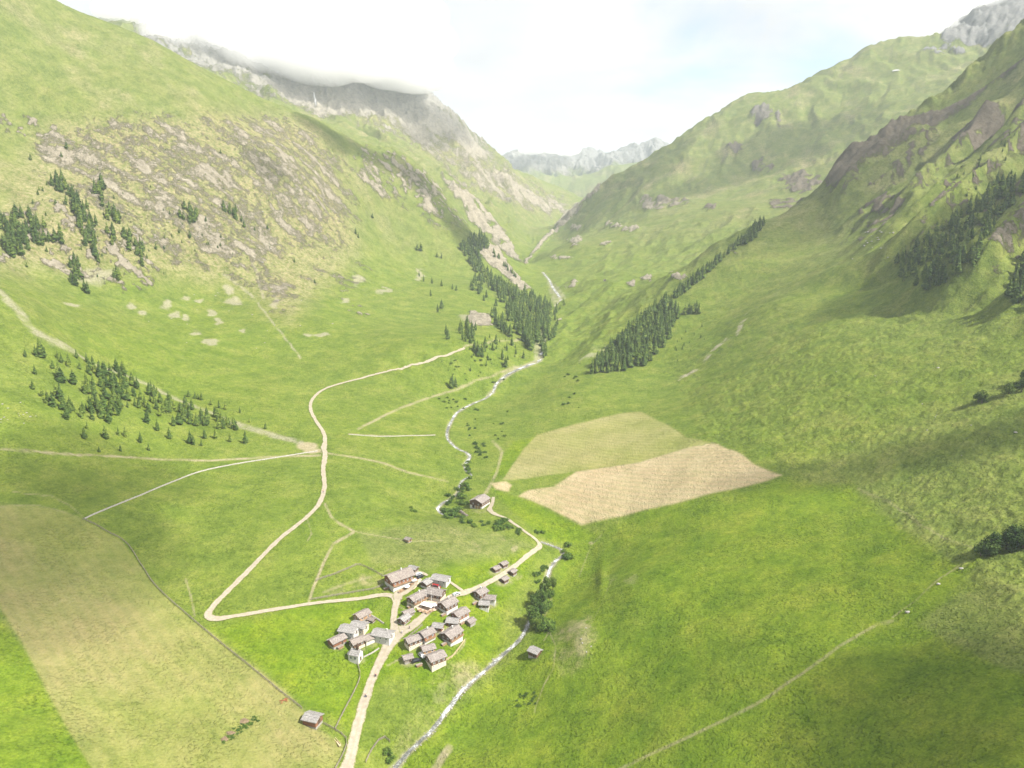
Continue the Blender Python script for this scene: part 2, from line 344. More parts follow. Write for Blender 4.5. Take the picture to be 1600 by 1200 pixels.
# mown fields
FIELD_L = [(-60,795),(0,790),(60,792),(105,800),(150,822),(190,845),(222,888),(250,925),(300,968),(345,1000),(410,1052),(450,1082),(475,1108),(500,1140),(538,1163),(523,1205),(148,1205),(90,1110),(40,1010),(-60,860)]
FIELD_R1 = [(975,645),(1000,643),(1040,662),(1075,685),(1110,692),(1060,705),(1000,722),(905,735),(855,742),(820,748),(785,750),(800,728),(820,700),(838,680),(900,662)]
FIELD_R2 = [(830,762),(870,757),(900,737),(1000,723),(1060,706),(1112,692),(1150,708),(1175,724),(1222,744),(1195,752),(1120,770),(1050,790),(980,805),(908,821),(860,795),(825,780),(810,775)]
FIELD_R3 = [(766,756),(790,752),(800,758),(795,768),(775,765)]
STRIP = [(795,752),(830,747),(860,752),(868,760),(845,763),(812,768)]
MOWN = np.maximum(MOWN, cover(FIELD_L, 2.2, 2.2, 0, 700) * (.52 + .34 * sstep(-.5, .4, patch_l + .4 * patch)))
FR1 = cover(FIELD_R1, 2.0, 2.2, 0, 900); FR2 = cover(FIELD_R2, 2.5, 1.5, 0, 900)
FR2 = np.maximum(FR2, cover(FIELD_R3, 2, 2, 0, 900)) * (1 - cover(STRIP, 1.5, 1.5, 0, 900))
STRAW = np.maximum(FR2 * (1 - .25 * sstep(.0, .5, patch)) * sstep(-0.95, -0.25, patch_l + (1210 - GU) / 160 - .3), 0)
MOWN = np.maximum(MOWN, FR1); STRAW = np.maximum(STRAW, FR1 * .42 * sstep(-.5, .5, patch_l + .3 * patch))
# pinkish-brown cast of drying hay on the left field, heaps strip
BROWN = np.maximum(BROWN, cover(FIELD_L, 8, 4, 0, 700) * sstep(-0.3, 0.5, patch_l + .3 * patch) * .8)
# lush wet meadow against drier alpine pasture
LUSH = np.maximum(LUSH, cover([(560,985),(620,930),(690,885),(835,860),(820,900),(780,960),(790,1000),(690,1120),(640,1060),(600,1060),(560,1100),(545,1140),(480,1100),(400,1040),(330,985),(470,945),(600,935)], 14, 8, 0, 700))
LUSH = np.maximum(LUSH, cover([(770,765),(830,785),(905,822),(940,840),(900,850),(860,845),(800,800)], 4, 3, 0, 700))
LUSH = np.maximum(LUSH, cover([(765,745),(800,690),(850,680),(800,745)], 3, 3, 0, 800))
LUSH = np.maximum(LUSH, 0.75 * cover([(-60,900),(40,1015),(90,1115),(150,1210),(-60,1210)], 4, 2, 0, 600))
LUSH = np.maximum(LUSH, 0.8 * cover([(880,860),(1000,800),(1210,750),(1330,765),(1500,890),(1540,860),(1490,930),(1430,980),(1640,1080),(1640,1210),(600,1210),(700,1130),(840,990)], 10, 8, 0, 600) )
LUSH *= 1 - 0.35 * sstep(0.0, 0.6, patch)
DRY = sstep(30, 260, GZ) * 0.75 + 0.25 * patch_l
DRY = np.maximum(DRY, cover([(560,832),(690,812),(835,850),(780,885),(700,900),(640,885),(580,880)], 8, 6, 0, 800) * .7)
DRY = np.maximum(DRY, cover([(1230,740),(1640,560),(1640,1000),(1500,900),(1330,765)], 20, 10, 0, 700) * .38)
DRY = np.maximum(DRY, cover([(1430,980),(1500,930),(1640,900),(1640,1080)], 6, 4, 0, 600) * .45)
DRY = np.clip(DRY, 0, 1)
# brown heath tint
BROWN = np.maximum(BROWN, cover([(700,830),(800,835),(840,855),(760,870),(690,860)], 10, 8, 0, 800) * sstep(-.1, .5, patch_s) * .6)
BROWN = np.maximum(BROWN, sstep(-0.05, 0.5, fbm(GX / 90, GY / 90, 77, 5, .6)) * sstep(80, 300, GZ) * .8)
BROWN = np.maximum(BROWN, cover([(570,895),(590,880),(600,910),(540,925),(500,935),(520,915)], 4, 6, 0, 700) * sstep(-.3, .3, patch_s) * .7)
BROWN = np.maximum(BROWN, cover([(640,1040),(740,1030),(760,1050),(700,1100),(650,1170),(610,1190),(640,1120)], 8, 8, 0, 500) * sstep(-.3, .4, patch) * .8)
BROWN = np.maximum(BROWN, cover([(870,985),(925,960),(935,1000),(920,1040),(880,1060),(860,1030)], 8, 8, 0, 500) * sstep(-.4, .3, patch_s) * .7)
for hx, hy in [(624,914),(646,894),(689,914),(667,917),(655,945),(700,955),(751,936),(764,945),(719,970),(708,981),(735,977),(685,988),(706,1002),(667,1002),(646,1010),(669,1022),(681,1038),(637,1035),(632,976),(566,970),(562,988),(548,995),(527,1008),(560,1011),(577,1004),(787,888),(775,895),(801,900),(788,912),(489,1133),(836,1026),(750,795),(556,1032)]:
    e = ((GU + JX * 5 - hx) / 15) ** 2 + ((GV + JY * 4 - hy) / 8) ** 2
    DIRT = np.maximum(DIRT, (1 - sstep(.3, 1.2, e)) * .55 * sstep(-.35, .25, patch_s) * (GR < 800))
# bare earth: worn tracks, slips, verges
for line, w_, s_ in [
   ([(0,701),(80,708),(200,718),(330,719),(430,714),(500,711)], 1.8, .9), ([(500,706),(560,716),(600,724),(640,738),(680,748),(700,752)], 1.6, .7),
   ([(560,670),(620,640),(690,615),(740,598),(790,580),(832,568)], 2.2, .75), ([(545,678),(600,681),(680,680)], 1.0, .75),
   ([(725,545),(780,535),(820,532)], 1.6, .6), ([(760,770),(775,740),(785,705),(770,690)], 2.6, .6), ([(745,785),(755,776),(765,760)], 3, .6),
   ([(508,788),(518,808),(530,818),(552,830)], 2.2, .8), ([(552,832),(520,850),(505,880),(490,915),(483,940)], 2.6, .85), ([(552,830),(640,846),(690,845)], 1.0, .5),
   ([(480,810),(487,835),(480,845)], 1.2, .5), ([(290,905),(298,930),(304,962)], 1.8, .6), ([(640,1020),(660,1008)], 1, .4), ([(605,1040),(630,1027),(645,1022)], 1.6, .7),
   ([(700,1030),(716,1018),(724,1008),(727,998)], 1.6, .75), ([(695,945),(705,955),(700,970),(672,985)], 1.6, .5), ([(620,945),(640,958)], 1.0, .7), ([(505,925),(540,912),(585,900),(610,890)], 2.5, .45),
   ([(880,1100),(960,1180)], 0.1, 0), ([(940,1215),(1000,1185),(1100,1140),(1180,1100),(1250,1055),(1310,1010),(1370,975),(1395,970)], 2.8, .5), ([(1395,965),(1430,940),(1470,905),(1505,880)], 1.6, .45),
   ([(1340,765),(1400,790),(1440,820),(1500,850),(1530,862)], 2, .35), ([(690,700),(705,690)], 1, .1),
   ([(0,793),(60,790),(100,800),(128,812)], 1.2, .4), ([(20,770),(80,775),(110,790),(130,808)], 1.2, .5), ([(840,1000),(800,1045),(806,1020)], .1, .0),
   ([(865,975),(850,1000)], 1.2, .45), ([(862,935),(850,965),(812,1000)], 2, .35), ([(835,1112),(838,1095),(850,1070),(864,1045),(868,1010),(858,985)], 1.3, .5), ([(680,1202),(690,1188),(702,1174)], 7, .85), ([(905,900),(925,850),(940,835)], 1.3, .3), ([(870,1060),(900,1030),(960,900),(925,905)], 1, .2)]:
    d_, _ = seg_dist(GU + JX * 1.5, GV + JY * 1.5, line)
    DIRT = np.maximum(DIRT, (1 - sstep(w_ * 0.4, w_ * 1.25, d_)) * s_ * near_ * (.35 + .65 * sstep(-.4, .2, patch_s)))
for cx, cy_, a, b, s_ in [(1500,1200,0.1,.1,0),(690,1188,14,24,0),(910,1012,14,22,.35),(905,985,18,14,.35),(985,905,14,10,.3),(955,905,10,6,.3),(700,1078,22,14,.35),(728,1060,20,10,.35),(690,1090,16,14,.3),(480,697,18,6,.95),(490,703,16,5,.9),(804,857,6,5,.6),(640,850,30,6,.1),(770,962,10,8,.25),(925,848,5,2,.7),(355,1150,4,3,.0)]:
    e = ((GU + JX * 6 - cx) / a) ** 2 + ((GV + JY * 5 - cy_) / b) ** 2
    DIRT = np.maximum(DIRT, (1 - sstep(0.4, 1.2, e)) * s_ * sstep(-.5, .1, patch_s + (s_ - .5)))
# hummocky cattle-trodden slope on the right
HUMM = cover([(1080,700),(1100,600),(1300,500),(1640,430),(1640,1010),(1500,890),(1340,770),(1230,740),(1160,700)], 25, 10, 0, 900)

# ---- relief added to the smooth surface
hill = sstep(0.16, 0.42, SLOPE0)
far_w = sstep(1500, 2400, GR)
cxn = fbm(GX / 260, GY / 260, 401, 3)
n_big = fbm(GX / 230, GY / 230, 3, 5, 0.5)
gul = fbm((GY + 0.25 * GX) / 62 + cxn * 0.8, GX / 250, 41, 5, 0.55, True)       # ribs running down the valley sides
gul_f = fbm(GX / 210 + cxn, GY / 420, 51, 6, 0.56, True)
rk = fbm(GX / 30, GY / 30, 61, 5, 0.6, True)
add = n_big * hill * (5 + 26 * far_w) * (1 - .5 * LUSH)
add += (gul - 0.2) * hill * (1 - far_w) * sstep(300, 700, GR) * (4.5 + 4 * ROCK)
rmask = cover([(1280,290),(1400,200),(1660,0),(1660,520),(1420,480),(1340,420)], 30, 14, 400, 1250)
gr_ = fbm((GX * 0.30 - GY * 0.95) / 70 + cxn * .6, (GX * .95 + GY * .3) / 380, 45, 4, .5, True)
add += (gr_ - 0.15) * rmask * 30
for crest, hh, wl_, wr_ in [([(1640,205,880),(1570,275,850),(1500,350,790),(1440,415,740),(1400,455,700)], 46, 24, 80), ([(1680,330,740),(1600,410,660),(1545,465,620),(1500,505,590)], 36, 20, 70),
                           ([(1560,180,980),(1500,240,940),(1440,310,900),(1385,370,850)], 28, 16, 50), ([(1480,200,1060),(1400,275,1000),(1340,330,950)], 18, 15, 45), ([(1400,240,1080),(1330,300,1030),(1280,340,980)], 14, 14, 40)]:
    cp = [P(*q) for q in crest]; d_, par = seg_dist(GX, GY, cp)
    dxx, dyy = cp[-1][0] - cp[0][0], cp[-1][1] - cp[0][1]
    side = (GX - cp[0][0]) * dyy - (GY - cp[0][1]) * dxx
    dj = d_ + 9 * JX; ends = sstep(0, .6, par) * (1 - sstep(len(cp) - 1.9, len(cp) - 1, par))
    add += hh * np.exp(-(np.maximum(dj, 0) / np.where(side > 0, wr_, wl_)) ** 1.6) * ends
    ROCK = np.maximum(ROCK, .75 * np.exp(-(np.maximum(dj, 0) / np.where(side > 0, 6., 20.)) ** 2) * ends * sstep(-.4, .3, patch_s))
cp = [P(*q) for q in SKY_R[4:]]; d_, par = seg_dist(GX, GY, cp)
add += (8 + 20 * fbm(GX / 46, GY / 46, 99, 5, .62, True)) * np.exp(-(np.maximum(d_ + 7 * JX, 0) / 20) ** 2) * sstep(.4, 1.5, par)
roll = cover([(830,560),(880,430),(1000,370),(1180,330),(1190,350),(1000,500),(930,570)], 20, 10, 800, 1800)
add += fbm((GX - .6 * GY) / 70, (GY + .6 * GX) / 160, 88, 4, .5, True) * roll * 9
add += (gul_f - 0.2) * far_w * hill * np.where(GX > 0, 30, 58)
add += (rk - 0.1) * ROCK * (3.6 + 5 * sstep(700, 1500, GR) + 14 * far_w)
add += fbm(GX / 48, GY / 48, 71, 5, 0.5) * (0.35 + 1.5 * hill + 4 * far_w)
add += fbm(GX / 11, GY / 11, 75, 3, 0.55) * (0.10 + 0.25 * hill + .7 * ROCK)
terr = fbm(GX / 7.5 + cxn * 3, GY / 3.6, 81, 3, 0.6, True)
add += (terr - 0.2) * HUMM * 1.5
add += fbm(GX / 16, GY / 16, 85, 3, 0.6) * HUMM * 1.7
add += (fbm(GX / 9 + cxn * 3, GY / 30, 83, 4, .6, True) - .2) * hill * (1 - far_w) * (1 - HUMM) * (1 - LUSH) * .9 * sstep(450, 700, GR)
# small banks and humps in the meadow
for cx, cy_, a, b, hgt in [(905,1000,22,34,2.2),(940,905,8,30,1.6),(830,1090,22,16,-1.8),(700,1165,26,30,1.6),(1010,850,60,8,.8)]:
    e = ((GU + JX * 4 - cx) / a) ** 2 + ((GV + JY * 4 - cy_) / b) ** 2
    add += np.exp(-e) * hgt * (GR < 700)
GZ = GZ + add
def bilinear(Z, x, y):
    x = np.asarray(x, float); y = np.asarray(y, float)
    r = np.hypot(x, y); t = np.arctan2(x, y)
    fi = np.clip(np.interp(r, RR, np.arange(len(RR))), 0, len(RR) - 1.001)
    fj = np.clip((t - TH[0]) / (TH[1] - TH[0]), 0, len(TH) - 1.001)
    i = fi.astype(int); j = fj.astype(int); a = fi - i; b = fj - j
    return (Z[i, j] * (1 - a) * (1 - b) + Z[i + 1, j] * a * (1 - b) + Z[i, j + 1] * (1 - a) * b + Z[i + 1, j + 1] * a * b)
def pix2ground(px, py):
    """where the sight line through a photo pixel meets the ground"""
    X, Y, Zr = ray(np.atleast_1d(px), np.atleast_1d(py))
    d = np.full(X.shape, 120.0); hit = np.zeros(X.shape, bool); prev = d.copy()
    for _ in range(1400):
        z = bilinear(GZ, X * d, Y * d); under = (HC + Zr * d) < z
        newly = under & ~hit
        if newly.any():
            lo, hi = prev[newly].copy(), d[newly].copy()
            for _k in range(12):
                mid = (lo + hi) / 2; u = (HC + Zr[newly] * mid) < bilinear(GZ, X[newly] * mid, Y[newly] * mid)
                hi = np.where(u, mid, hi); lo = np.where(u, lo, mid)
            d[newly] = hi; hit |= newly
        if hit.all(): break
        prev = np.where(hit, prev, d); d = np.where(hit, d, d * 1.0035)
        if d.max() > 9000: break
    x, y = X * d, Y * d
    return x, y, bilinear(GZ, x, y), d
def ground(x, y): return float(bilinear(GZ, x, y))

# river channel cut into the ground
RIV = []
for R_ in (RIVER, RIVER2, RIVER3):
    a = np.array(R_); x, y, z, d = pix2ground(a[:, 0], a[:, 1])
    RIV.append((np.stack([x, y, z], 1), a[:, 2] * (d / 300 if R_ is not RIVER else 1) * (0.24 if R_ is RIVER2 else (.14 if R_ is RIVER3 else 0.43))))
for pts, wid in RIV:
    bx = [pts[:, 0].min() - 30, pts[:, 0].max() + 30, pts[:, 1].min() - 30, pts[:, 1].max() + 30]
    m = (GX > bx[0]) & (GX < bx[1]) & (GY > bx[2]) & (GY < bx[3])
    d_, par = seg_dist(GX[m], GY[m], pts); w_ = np.interp(par, np.arange(len(pts)), wid)
    zb = np.interp(par, np.arange(len(pts)), pts[:, 2])
    t = 1 - sstep(0.55, 1.5, d_ / w_)
    GZ[m] = GZ[m] * (1 - .8 * t) + (zb - 0.9) * .8 * t
    SCREE[m] = np.maximum(SCREE[m], (1 - sstep(0.6, 1.25, (d_ + JX[m] * 1.6) / w_)) * .62)
# road beds levelled across
GZ0 = GZ.copy()
# ------------------------------------------------------------------ materials
MATS = {}
def new_mat(name, rough=0.9):
    m = bpy.data.materials.new(name); m.use_nodes = True
    b = m.node_tree.nodes['Principled BSDF']; b.inputs['Roughness'].default_value = rough
    b.inputs['Specular IOR Level'].default_value = 0.15
    MATS[name] = m
    return m, m.node_tree, b
def node(t, kind, **k):
    n = t.nodes.new(kind)
    for a, b in k.items(): setattr(n, a, b)
    return n
def noise(t, vec, scale, detail=5, rough=0.6, dist=0.0):
    n = node(t, 'ShaderNodeTexNoise'); n.inputs['Scale'].default_value = scale
    n.inputs['Detail'].default_value = detail; n.inputs['Roughness'].default_value = rough; n.inputs['Distortion'].default_value = dist
    if vec is not None: t.links.new(vec, n.inputs['Vector'])
    return n.outputs['Fac']
def ramp(t, fac, stops):
    n = node(t, 'ShaderNodeValToRGB'); e = n.color_ramp.elements
    while len(e) < len(stops): e.new(0.5)
    for i, (p, c) in enumerate(stops):
        e[i].position = p; e[i].color = (*c, 1) if len(c) == 3 else c
    t.links.new(fac, n.inputs['Fac']); return n.outputs['Color']
def gray(a, b): return [(a, (0, 0, 0)), (b, (1, 1, 1))]
def mix(t, fac, a, b, blend='MIX'):
    n = node(t, 'ShaderNodeMix', data_type='RGBA', blend_type=blend)
    for s, v in (('Factor', fac), ('A', a), ('B', b)):
        if isinstance(v, (float, int)): n.inputs[s].default_value = v
        elif isinstance(v, tuple): n.inputs[s].default_value = (*v, 1)
        else: t.links.new(v, n.inputs[s])
    return n.outputs['Result']
def mth(t, op, a, b=0.0):
    n = node(t, 'ShaderNodeMath', operation=op)
    for i, v in enumerate((a, b)):
        if isinstance(v, (float, int)): n.inputs[i].default_value = v
        else: t.links.new(v, n.inputs[i])
    return n.outputs[0]
def bump(t, b, h, strength, dist):
    n = node(t, 'ShaderNodeBump'); n.inputs['Strength'].default_value = strength; n.inputs['Distance'].default_value = dist
    t.links.new(h, n.inputs['Height']); t.links.new(n.outputs[0], b.inputs['Normal'])

gm, t, b = new_mat('alpine_ground', 0.95)
b.inputs['Specular IOR Level'].default_value = 0.05
pos = node(t, 'ShaderNodeNewGeometry').outputs['Position']
a1 = node(t, 'ShaderNodeAttribute', attribute_name='cover_a'); s1 = node(t, 'ShaderNodeSeparateColor'); t.links.new(a1.outputs['Color'], s1.inputs[0])
a2 = node(t, 'ShaderNodeAttribute', attribute_name='cover_b'); s2 = node(t, 'ShaderNodeSeparateColor'); t.links.new(a2.outputs['Color'], s2.inputs[0])
a3 = node(t, 'ShaderNodeAttribute', attribute_name='cover_c'); s3 = node(t, 'ShaderNodeSeparateColor'); t.links.new(a3.outputs['Color'], s3.inputs[0])
rock_a, dirt_a, mown_a = s1.outputs[0], s1.outputs[1], s1.outputs[2]
dry_a, lush_a, scree_a = s2.outputs[0], s2.outputs[1], s2.outputs[2]
straw_a, brown_a, humm_a = s3.outputs[0], s3.outputs[1], s3.outputs[2]
n100 = noise(t, pos, 0.011, 6, 0.6); n20 = noise(t, pos, 0.055, 6, 0.65); n5 = noise(t, pos, 0.25, 5, 0.65); n1 = noise(t, pos, 1.1, 4, 0.7)
g_mid = ramp(t, n20, [(0.28, (0.092, 0.135, 0.018)), (0.5, (0.135, 0.175, 0.026)), (0.72, (0.190, 0.210, 0.044))])
g_lush = ramp(t, n20, [(0.28, (0.082, 0.142, 0.008)), (0.5, (0.130, 0.186, 0.012)), (0.72, (0.186, 0.222, 0.020))])
g_dry = ramp(t, n20, [(0.28, (0.104, 0.128, 0.036)), (0.5, (0.152, 0.168, 0.054)), (0.74, (0.218, 0.208, 0.088))])
g_mown = ramp(t, n20, [(0.28, (0.172, 0.188, 0.050)), (0.5, (0.230, 0.230, 0.072)), (0.74, (0.284, 0.262, 0.100))])
g_straw = ramp(t, n20, [(0.28, (0.355, 0.272, 0.165)), (0.5, (0.392, 0.306, 0.192)), (0.74, (0.425, 0.338, 0.220))])
g_brown = ramp(t, n20, [(0.3, (0.205, 0.172, 0.092)), (0.7, (0.315, 0.262, 0.165))])
c = mix(t, dry_a, g_mid, g_dry)
c = mix(t, lush_a, c, g_lush)
c = mix(t, mth(t, 'MULTIPLY', brown_a, ramp(t, n5, gray(0.3, 0.6))), c, g_brown)
c = mix(t, mown_a, c, mix(t, mth(t, 'MULTIPLY', brown_a, 0.8), g_mown, (0.265, 0.205, 0.105)))
c = mix(t, straw_a, c, g_straw)
# tufts, blades and trodden spots
tuft = ramp(t, n5, [(0.3, (0.60, 0.66, 0.52)), (0.5, (1, 1, 1)), (0.7, (1.32, 1.24, 1.24))])
c = mix(t, mth(t, 'SUBTRACT', 0.72, mth(t, 'MULTIPLY', mth(t, 'MAXIMUM', mown_a, straw_a), .5)), c, tuft, 'MULTIPLY')
fine = ramp(t, n1, [(0.3, (0.52, 0.58, 0.45)), (0.52, (1, 1, 1)), (0.72, (1.42, 1.34, 1.34))])
c = mix(t, mth(t, 'SUBTRACT', 0.75, mth(t, 'MULTIPLY', mth(t, 'MAXIMUM', mown_a, straw_a), .45)), c, fine, 'MULTIPLY')
spk = noise(t, pos, 0.75, 2, .5); spk2 = noise(t, pos, 0.045, 3, .6)
spm = mth(t, 'MULTIPLY', ramp(t, spk, gray(0.53, 0.66)), ramp(t, spk2, [(0.36, (.15,) * 3), (0.62, (1, 1, 1))]))
c = mix(t, mth(t, 'MULTIPLY', mth(t, 'MULTIPLY', spm, mth(t, 'SUBTRACT', 1.0, mth(t, 'MULTIPLY', mth(t, 'MAXIMUM', mown_a, straw_a),   .95))), 0.40), c, mix(t, 1.0, c, (0.42, 0.50, 0.36), 'MULTIPLY'))
big = ramp(t, n100, [(0.3, (0.91, 0.97, 0.90)), (0.55, (1, 1, 1)), (0.75, (1.08, 1.03, 1.06))])
c = mix(t, 0.9, c, big, 'MULTIPLY')
_fa, _fb = Zp(40, 1010, 20), Zp(148, 1205, 8)
FIELD_ANG = math.atan2(_fb[1] - _fa[1], _fb[0] - _fa[0]) + math.pi / 2
# mowing lines on the hayfields
mpn = node(t, 'ShaderNodeMapping'); mpn.inputs['Rotation'].default_value = (0, 0, -FIELD_ANG); t.links.new(pos, mpn.inputs[0])
wv = node(t, 'ShaderNodeTexWave', wave_type='BANDS', bands_direction='X'); wv.inputs['Scale'].default_value = 0.055; wv.inputs['Distortion'].default_value = 2.2; wv.inputs['Detail'].default_value = 3; wv.inputs['Detail Scale'].default_value = 0.25
t.links.new(mpn.outputs[0], wv.inputs['Vector'])
wcol = ramp(t, wv.outputs['Fac'], [(0.2, (0.88, 0.93, 0.86)), (0.7, (1.06, 1.03, 1.03))])
c = mix(t, mth(t, 'MULTIPLY', mth(t, 'MAXIMUM', mown_a, straw_a), 0.6), c, wcol, 'MULTIPLY')
# bare soil, scree, rock
nr = noise(t, pos, 0.15, 8, 0.72, 0.6); nr2 = noise(t, pos, 0.6, 6, 0.7)
soil = ramp(t, nr2, [(0.3, (0.25, 0.20, 0.125)), (0.7, (0.39, 0.325, 0.225))])
c = mix(t, mth(t, 'MULTIPLY', dirt_a, ramp(t, nr2, [(0.25, (0.65, 0.65, 0.65)), (0.55, (1, 1, 1))])), c, soil)
scr = ramp(t, nr2, [(0.28, (0.20, 0.165, 0.12)), (0.5, (0.33, 0.28, 0.22)), (0.7, (0.46, 0.41, 0.34))])
c = mix(t, mth(t, 'MULTIPLY', scree_a, ramp(t, nr2, [(0.25, (0.6, 0.6, 0.6)), (0.5, (1, 1, 1))])), c, scr)
nrc = noise(t, pos, 0.085, 7, 0.68, 0.4)
rk_c = ramp(t, nrc, [(0.26, (0.185, 0.155, 0.118)), (0.45, (0.285, 0.243, 0.190)), (0.62, (0.355, 0.305, 0.243)), (0.78, (0.43, 0.385, 0.325))])
rk_c = mix(t, ramp(t, noise(t, pos, 0.33, 6, .75), gray(0.60, 0.72)), rk_c, (0.10, 0.085, 0.068))
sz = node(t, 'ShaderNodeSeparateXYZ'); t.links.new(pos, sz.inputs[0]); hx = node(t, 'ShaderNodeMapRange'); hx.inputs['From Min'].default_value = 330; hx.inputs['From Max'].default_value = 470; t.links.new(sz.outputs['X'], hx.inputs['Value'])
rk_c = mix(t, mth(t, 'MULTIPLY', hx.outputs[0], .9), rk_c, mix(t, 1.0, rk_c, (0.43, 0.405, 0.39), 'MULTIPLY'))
hz = node(t, 'ShaderNodeMapRange'); hz.inputs['From Min'].default_value = 430; hz.inputs['From Max'].default_value = 720; t.links.new(sz.outputs['Z'], hz.inputs['Value'])
rk_c = mix(t, mth(t, 'MULTIPLY', hz.outputs[0], .75), rk_c, mix(t, nrc, (0.10, 0.105, 0.115), (0.36, 0.35, 0.35)))
rk_c = mix(t, 0.6, rk_c, ramp(t, nr2, [(0.3, (0.66, 0.66, 0.68)), (0.55, (1, 1, 1)), (0.75, (1.2, 1.18, 1.15))]), 'MULTIPLY')
vor = node(t, 'ShaderNodeTexVoronoi', feature='F1'); vor.inputs['Scale'].default_value = 0.16; t.links.new(pos, vor.inputs['Vector'])
sel = mth(t, 'ADD', rock_a, mth(t, 'ADD', mth(t, 'MULTIPLY', mth(t, 'SUBTRACT', nr, 0.5), 1.2), mth(t, 'MULTIPLY', mth(t, 'SUBTRACT', nr2, 0.5), 0.7)))
selm = ramp(t, sel, gray(0.36, 0.60))
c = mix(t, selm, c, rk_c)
c = mix(t, 1.0, c, (0.82, 0.85, 0.82), 'MULTIPLY')
t.links.new(c, b.inputs['Base Color'])
hsum = mth(t, 'ADD', mth(t, 'MULTIPLY', n5, 0.9), mth(t, 'MULTIPLY', n1, 0.35))
hsum = mth(t, 'ADD', hsum, mth(t, 'MULTIPLY', mth(t, 'MULTIPLY', nr, selm), 5.0))
hsum = mth(t, 'ADD', hsum, mth(t, 'MULTIPLY', mth(t, 'MULTIPLY', n20, humm_a), 2.0))
hsum = mth(t, 'ADD', hsum, mth(t, 'MULTIPLY', spm, 0.5))
bump(t, b, hsum, 0.9, 1.0)

# ------------------------------------------------------------------ terrain meshes
def grid_mesh(name, X, Y, Z, mat, attrs=None):
    n, m_ = X.shape
    me = bpy.data.meshes.new(name)
    co = np.stack([X, Y, Z], -1).reshape(-1, 3).astype(np.float32)
    idx = np.arange(n * m_).reshape(n, m_)
    q = np.stack([idx[:-1, :-1], idx[:-1, 1:], idx[1:, 1:], idx[1:, :-1]], -1).reshape(-1, 4)
    me.vertices.add(len(co)); me.vertices.foreach_set('co', co.ravel())
    me.loops.add(q.size); me.loops.foreach_set('vertex_index', q.ravel().astype(np.int32))
    me.polygons.add(len(q)); me.polygons.foreach_set('loop_start', (np.arange(len(q)) * 4).astype(np.int32))
    me.polygons.foreach_set('use_smooth', np.ones(len(q), bool))
    me.update(calc_edges=True)
    for an, chans in (attrs or {}).items():
        at = me.attributes.new(an, 'FLOAT_COLOR', 'POINT')
        v = np.ones((n * m_, 4), np.float32)
        for k, ch in enumerate(chans): v[:, k] = np.clip(ch, 0, 1).ravel()
        at.data.foreach_set('color', v.ravel())
    me.materials.append(mat)
    o = bpy.data.objects.new(name, me); col.objects.link(o); return o
def build_terrain():
    n_cut = int(np.searchsorted(RR, 4700)) + 1
    s = slice(0, n_cut)
    o = grid_mesh('terrain', GX[s], GY[s], GZ[s], gm, {'cover_a': [ROCK[s], DIRT[s], MOWN[s]], 'cover_b': [DRY[s], LUSH[s], SCREE[s]], 'cover_c': [STRAW[s], BROWN[s], HUMM[s]]})
    o['kind'] = 'structure'
    # far mountains
    th = np.linspace(math.radians(-30), math.radians(32), 900); r = np.concatenate([np.linspace(4300, 6400, 330), np.linspace(6420, 8600, 60)])
    X = r[:, None] * np.sin(th); Y = r[:, None] * np.cos(th)
    fh = far_height(X, Y)
    fl = np.full_like(X, 395.0) + 60 * fbm(X / 500, Y / 500, 7, 4)
    Z = np.maximum(fl, fh)
    Z -= (1 - sstep(4300, 4600, np.hypot(X, Y))) * 60
    rockf = np.clip(sstep(480, 760, Z + 120 * fbm(X / 260, Y / 260, 8, 5, .6)), 0, 1) * sstep(-1.0, -.2, fbm(X / 90, Y / 90, 9, 4))
    zero = np.zeros_like(X)
    uu, vv = project(X, Y, Z)
    dsc, _ = seg_dist(uu, vv, [(884,262),(880,280),(872,292)])
    sc = (1 - sstep(1.2, 3.2, dsc))
    o = grid_mesh('far_mountains', X, Y, Z, gm, {'cover_a': [rockf, zero, zero], 'cover_b': [zero + .8, zero, sc], 'cover_c': [zero, zero, zero]})
    o['kind'] = 'structure'
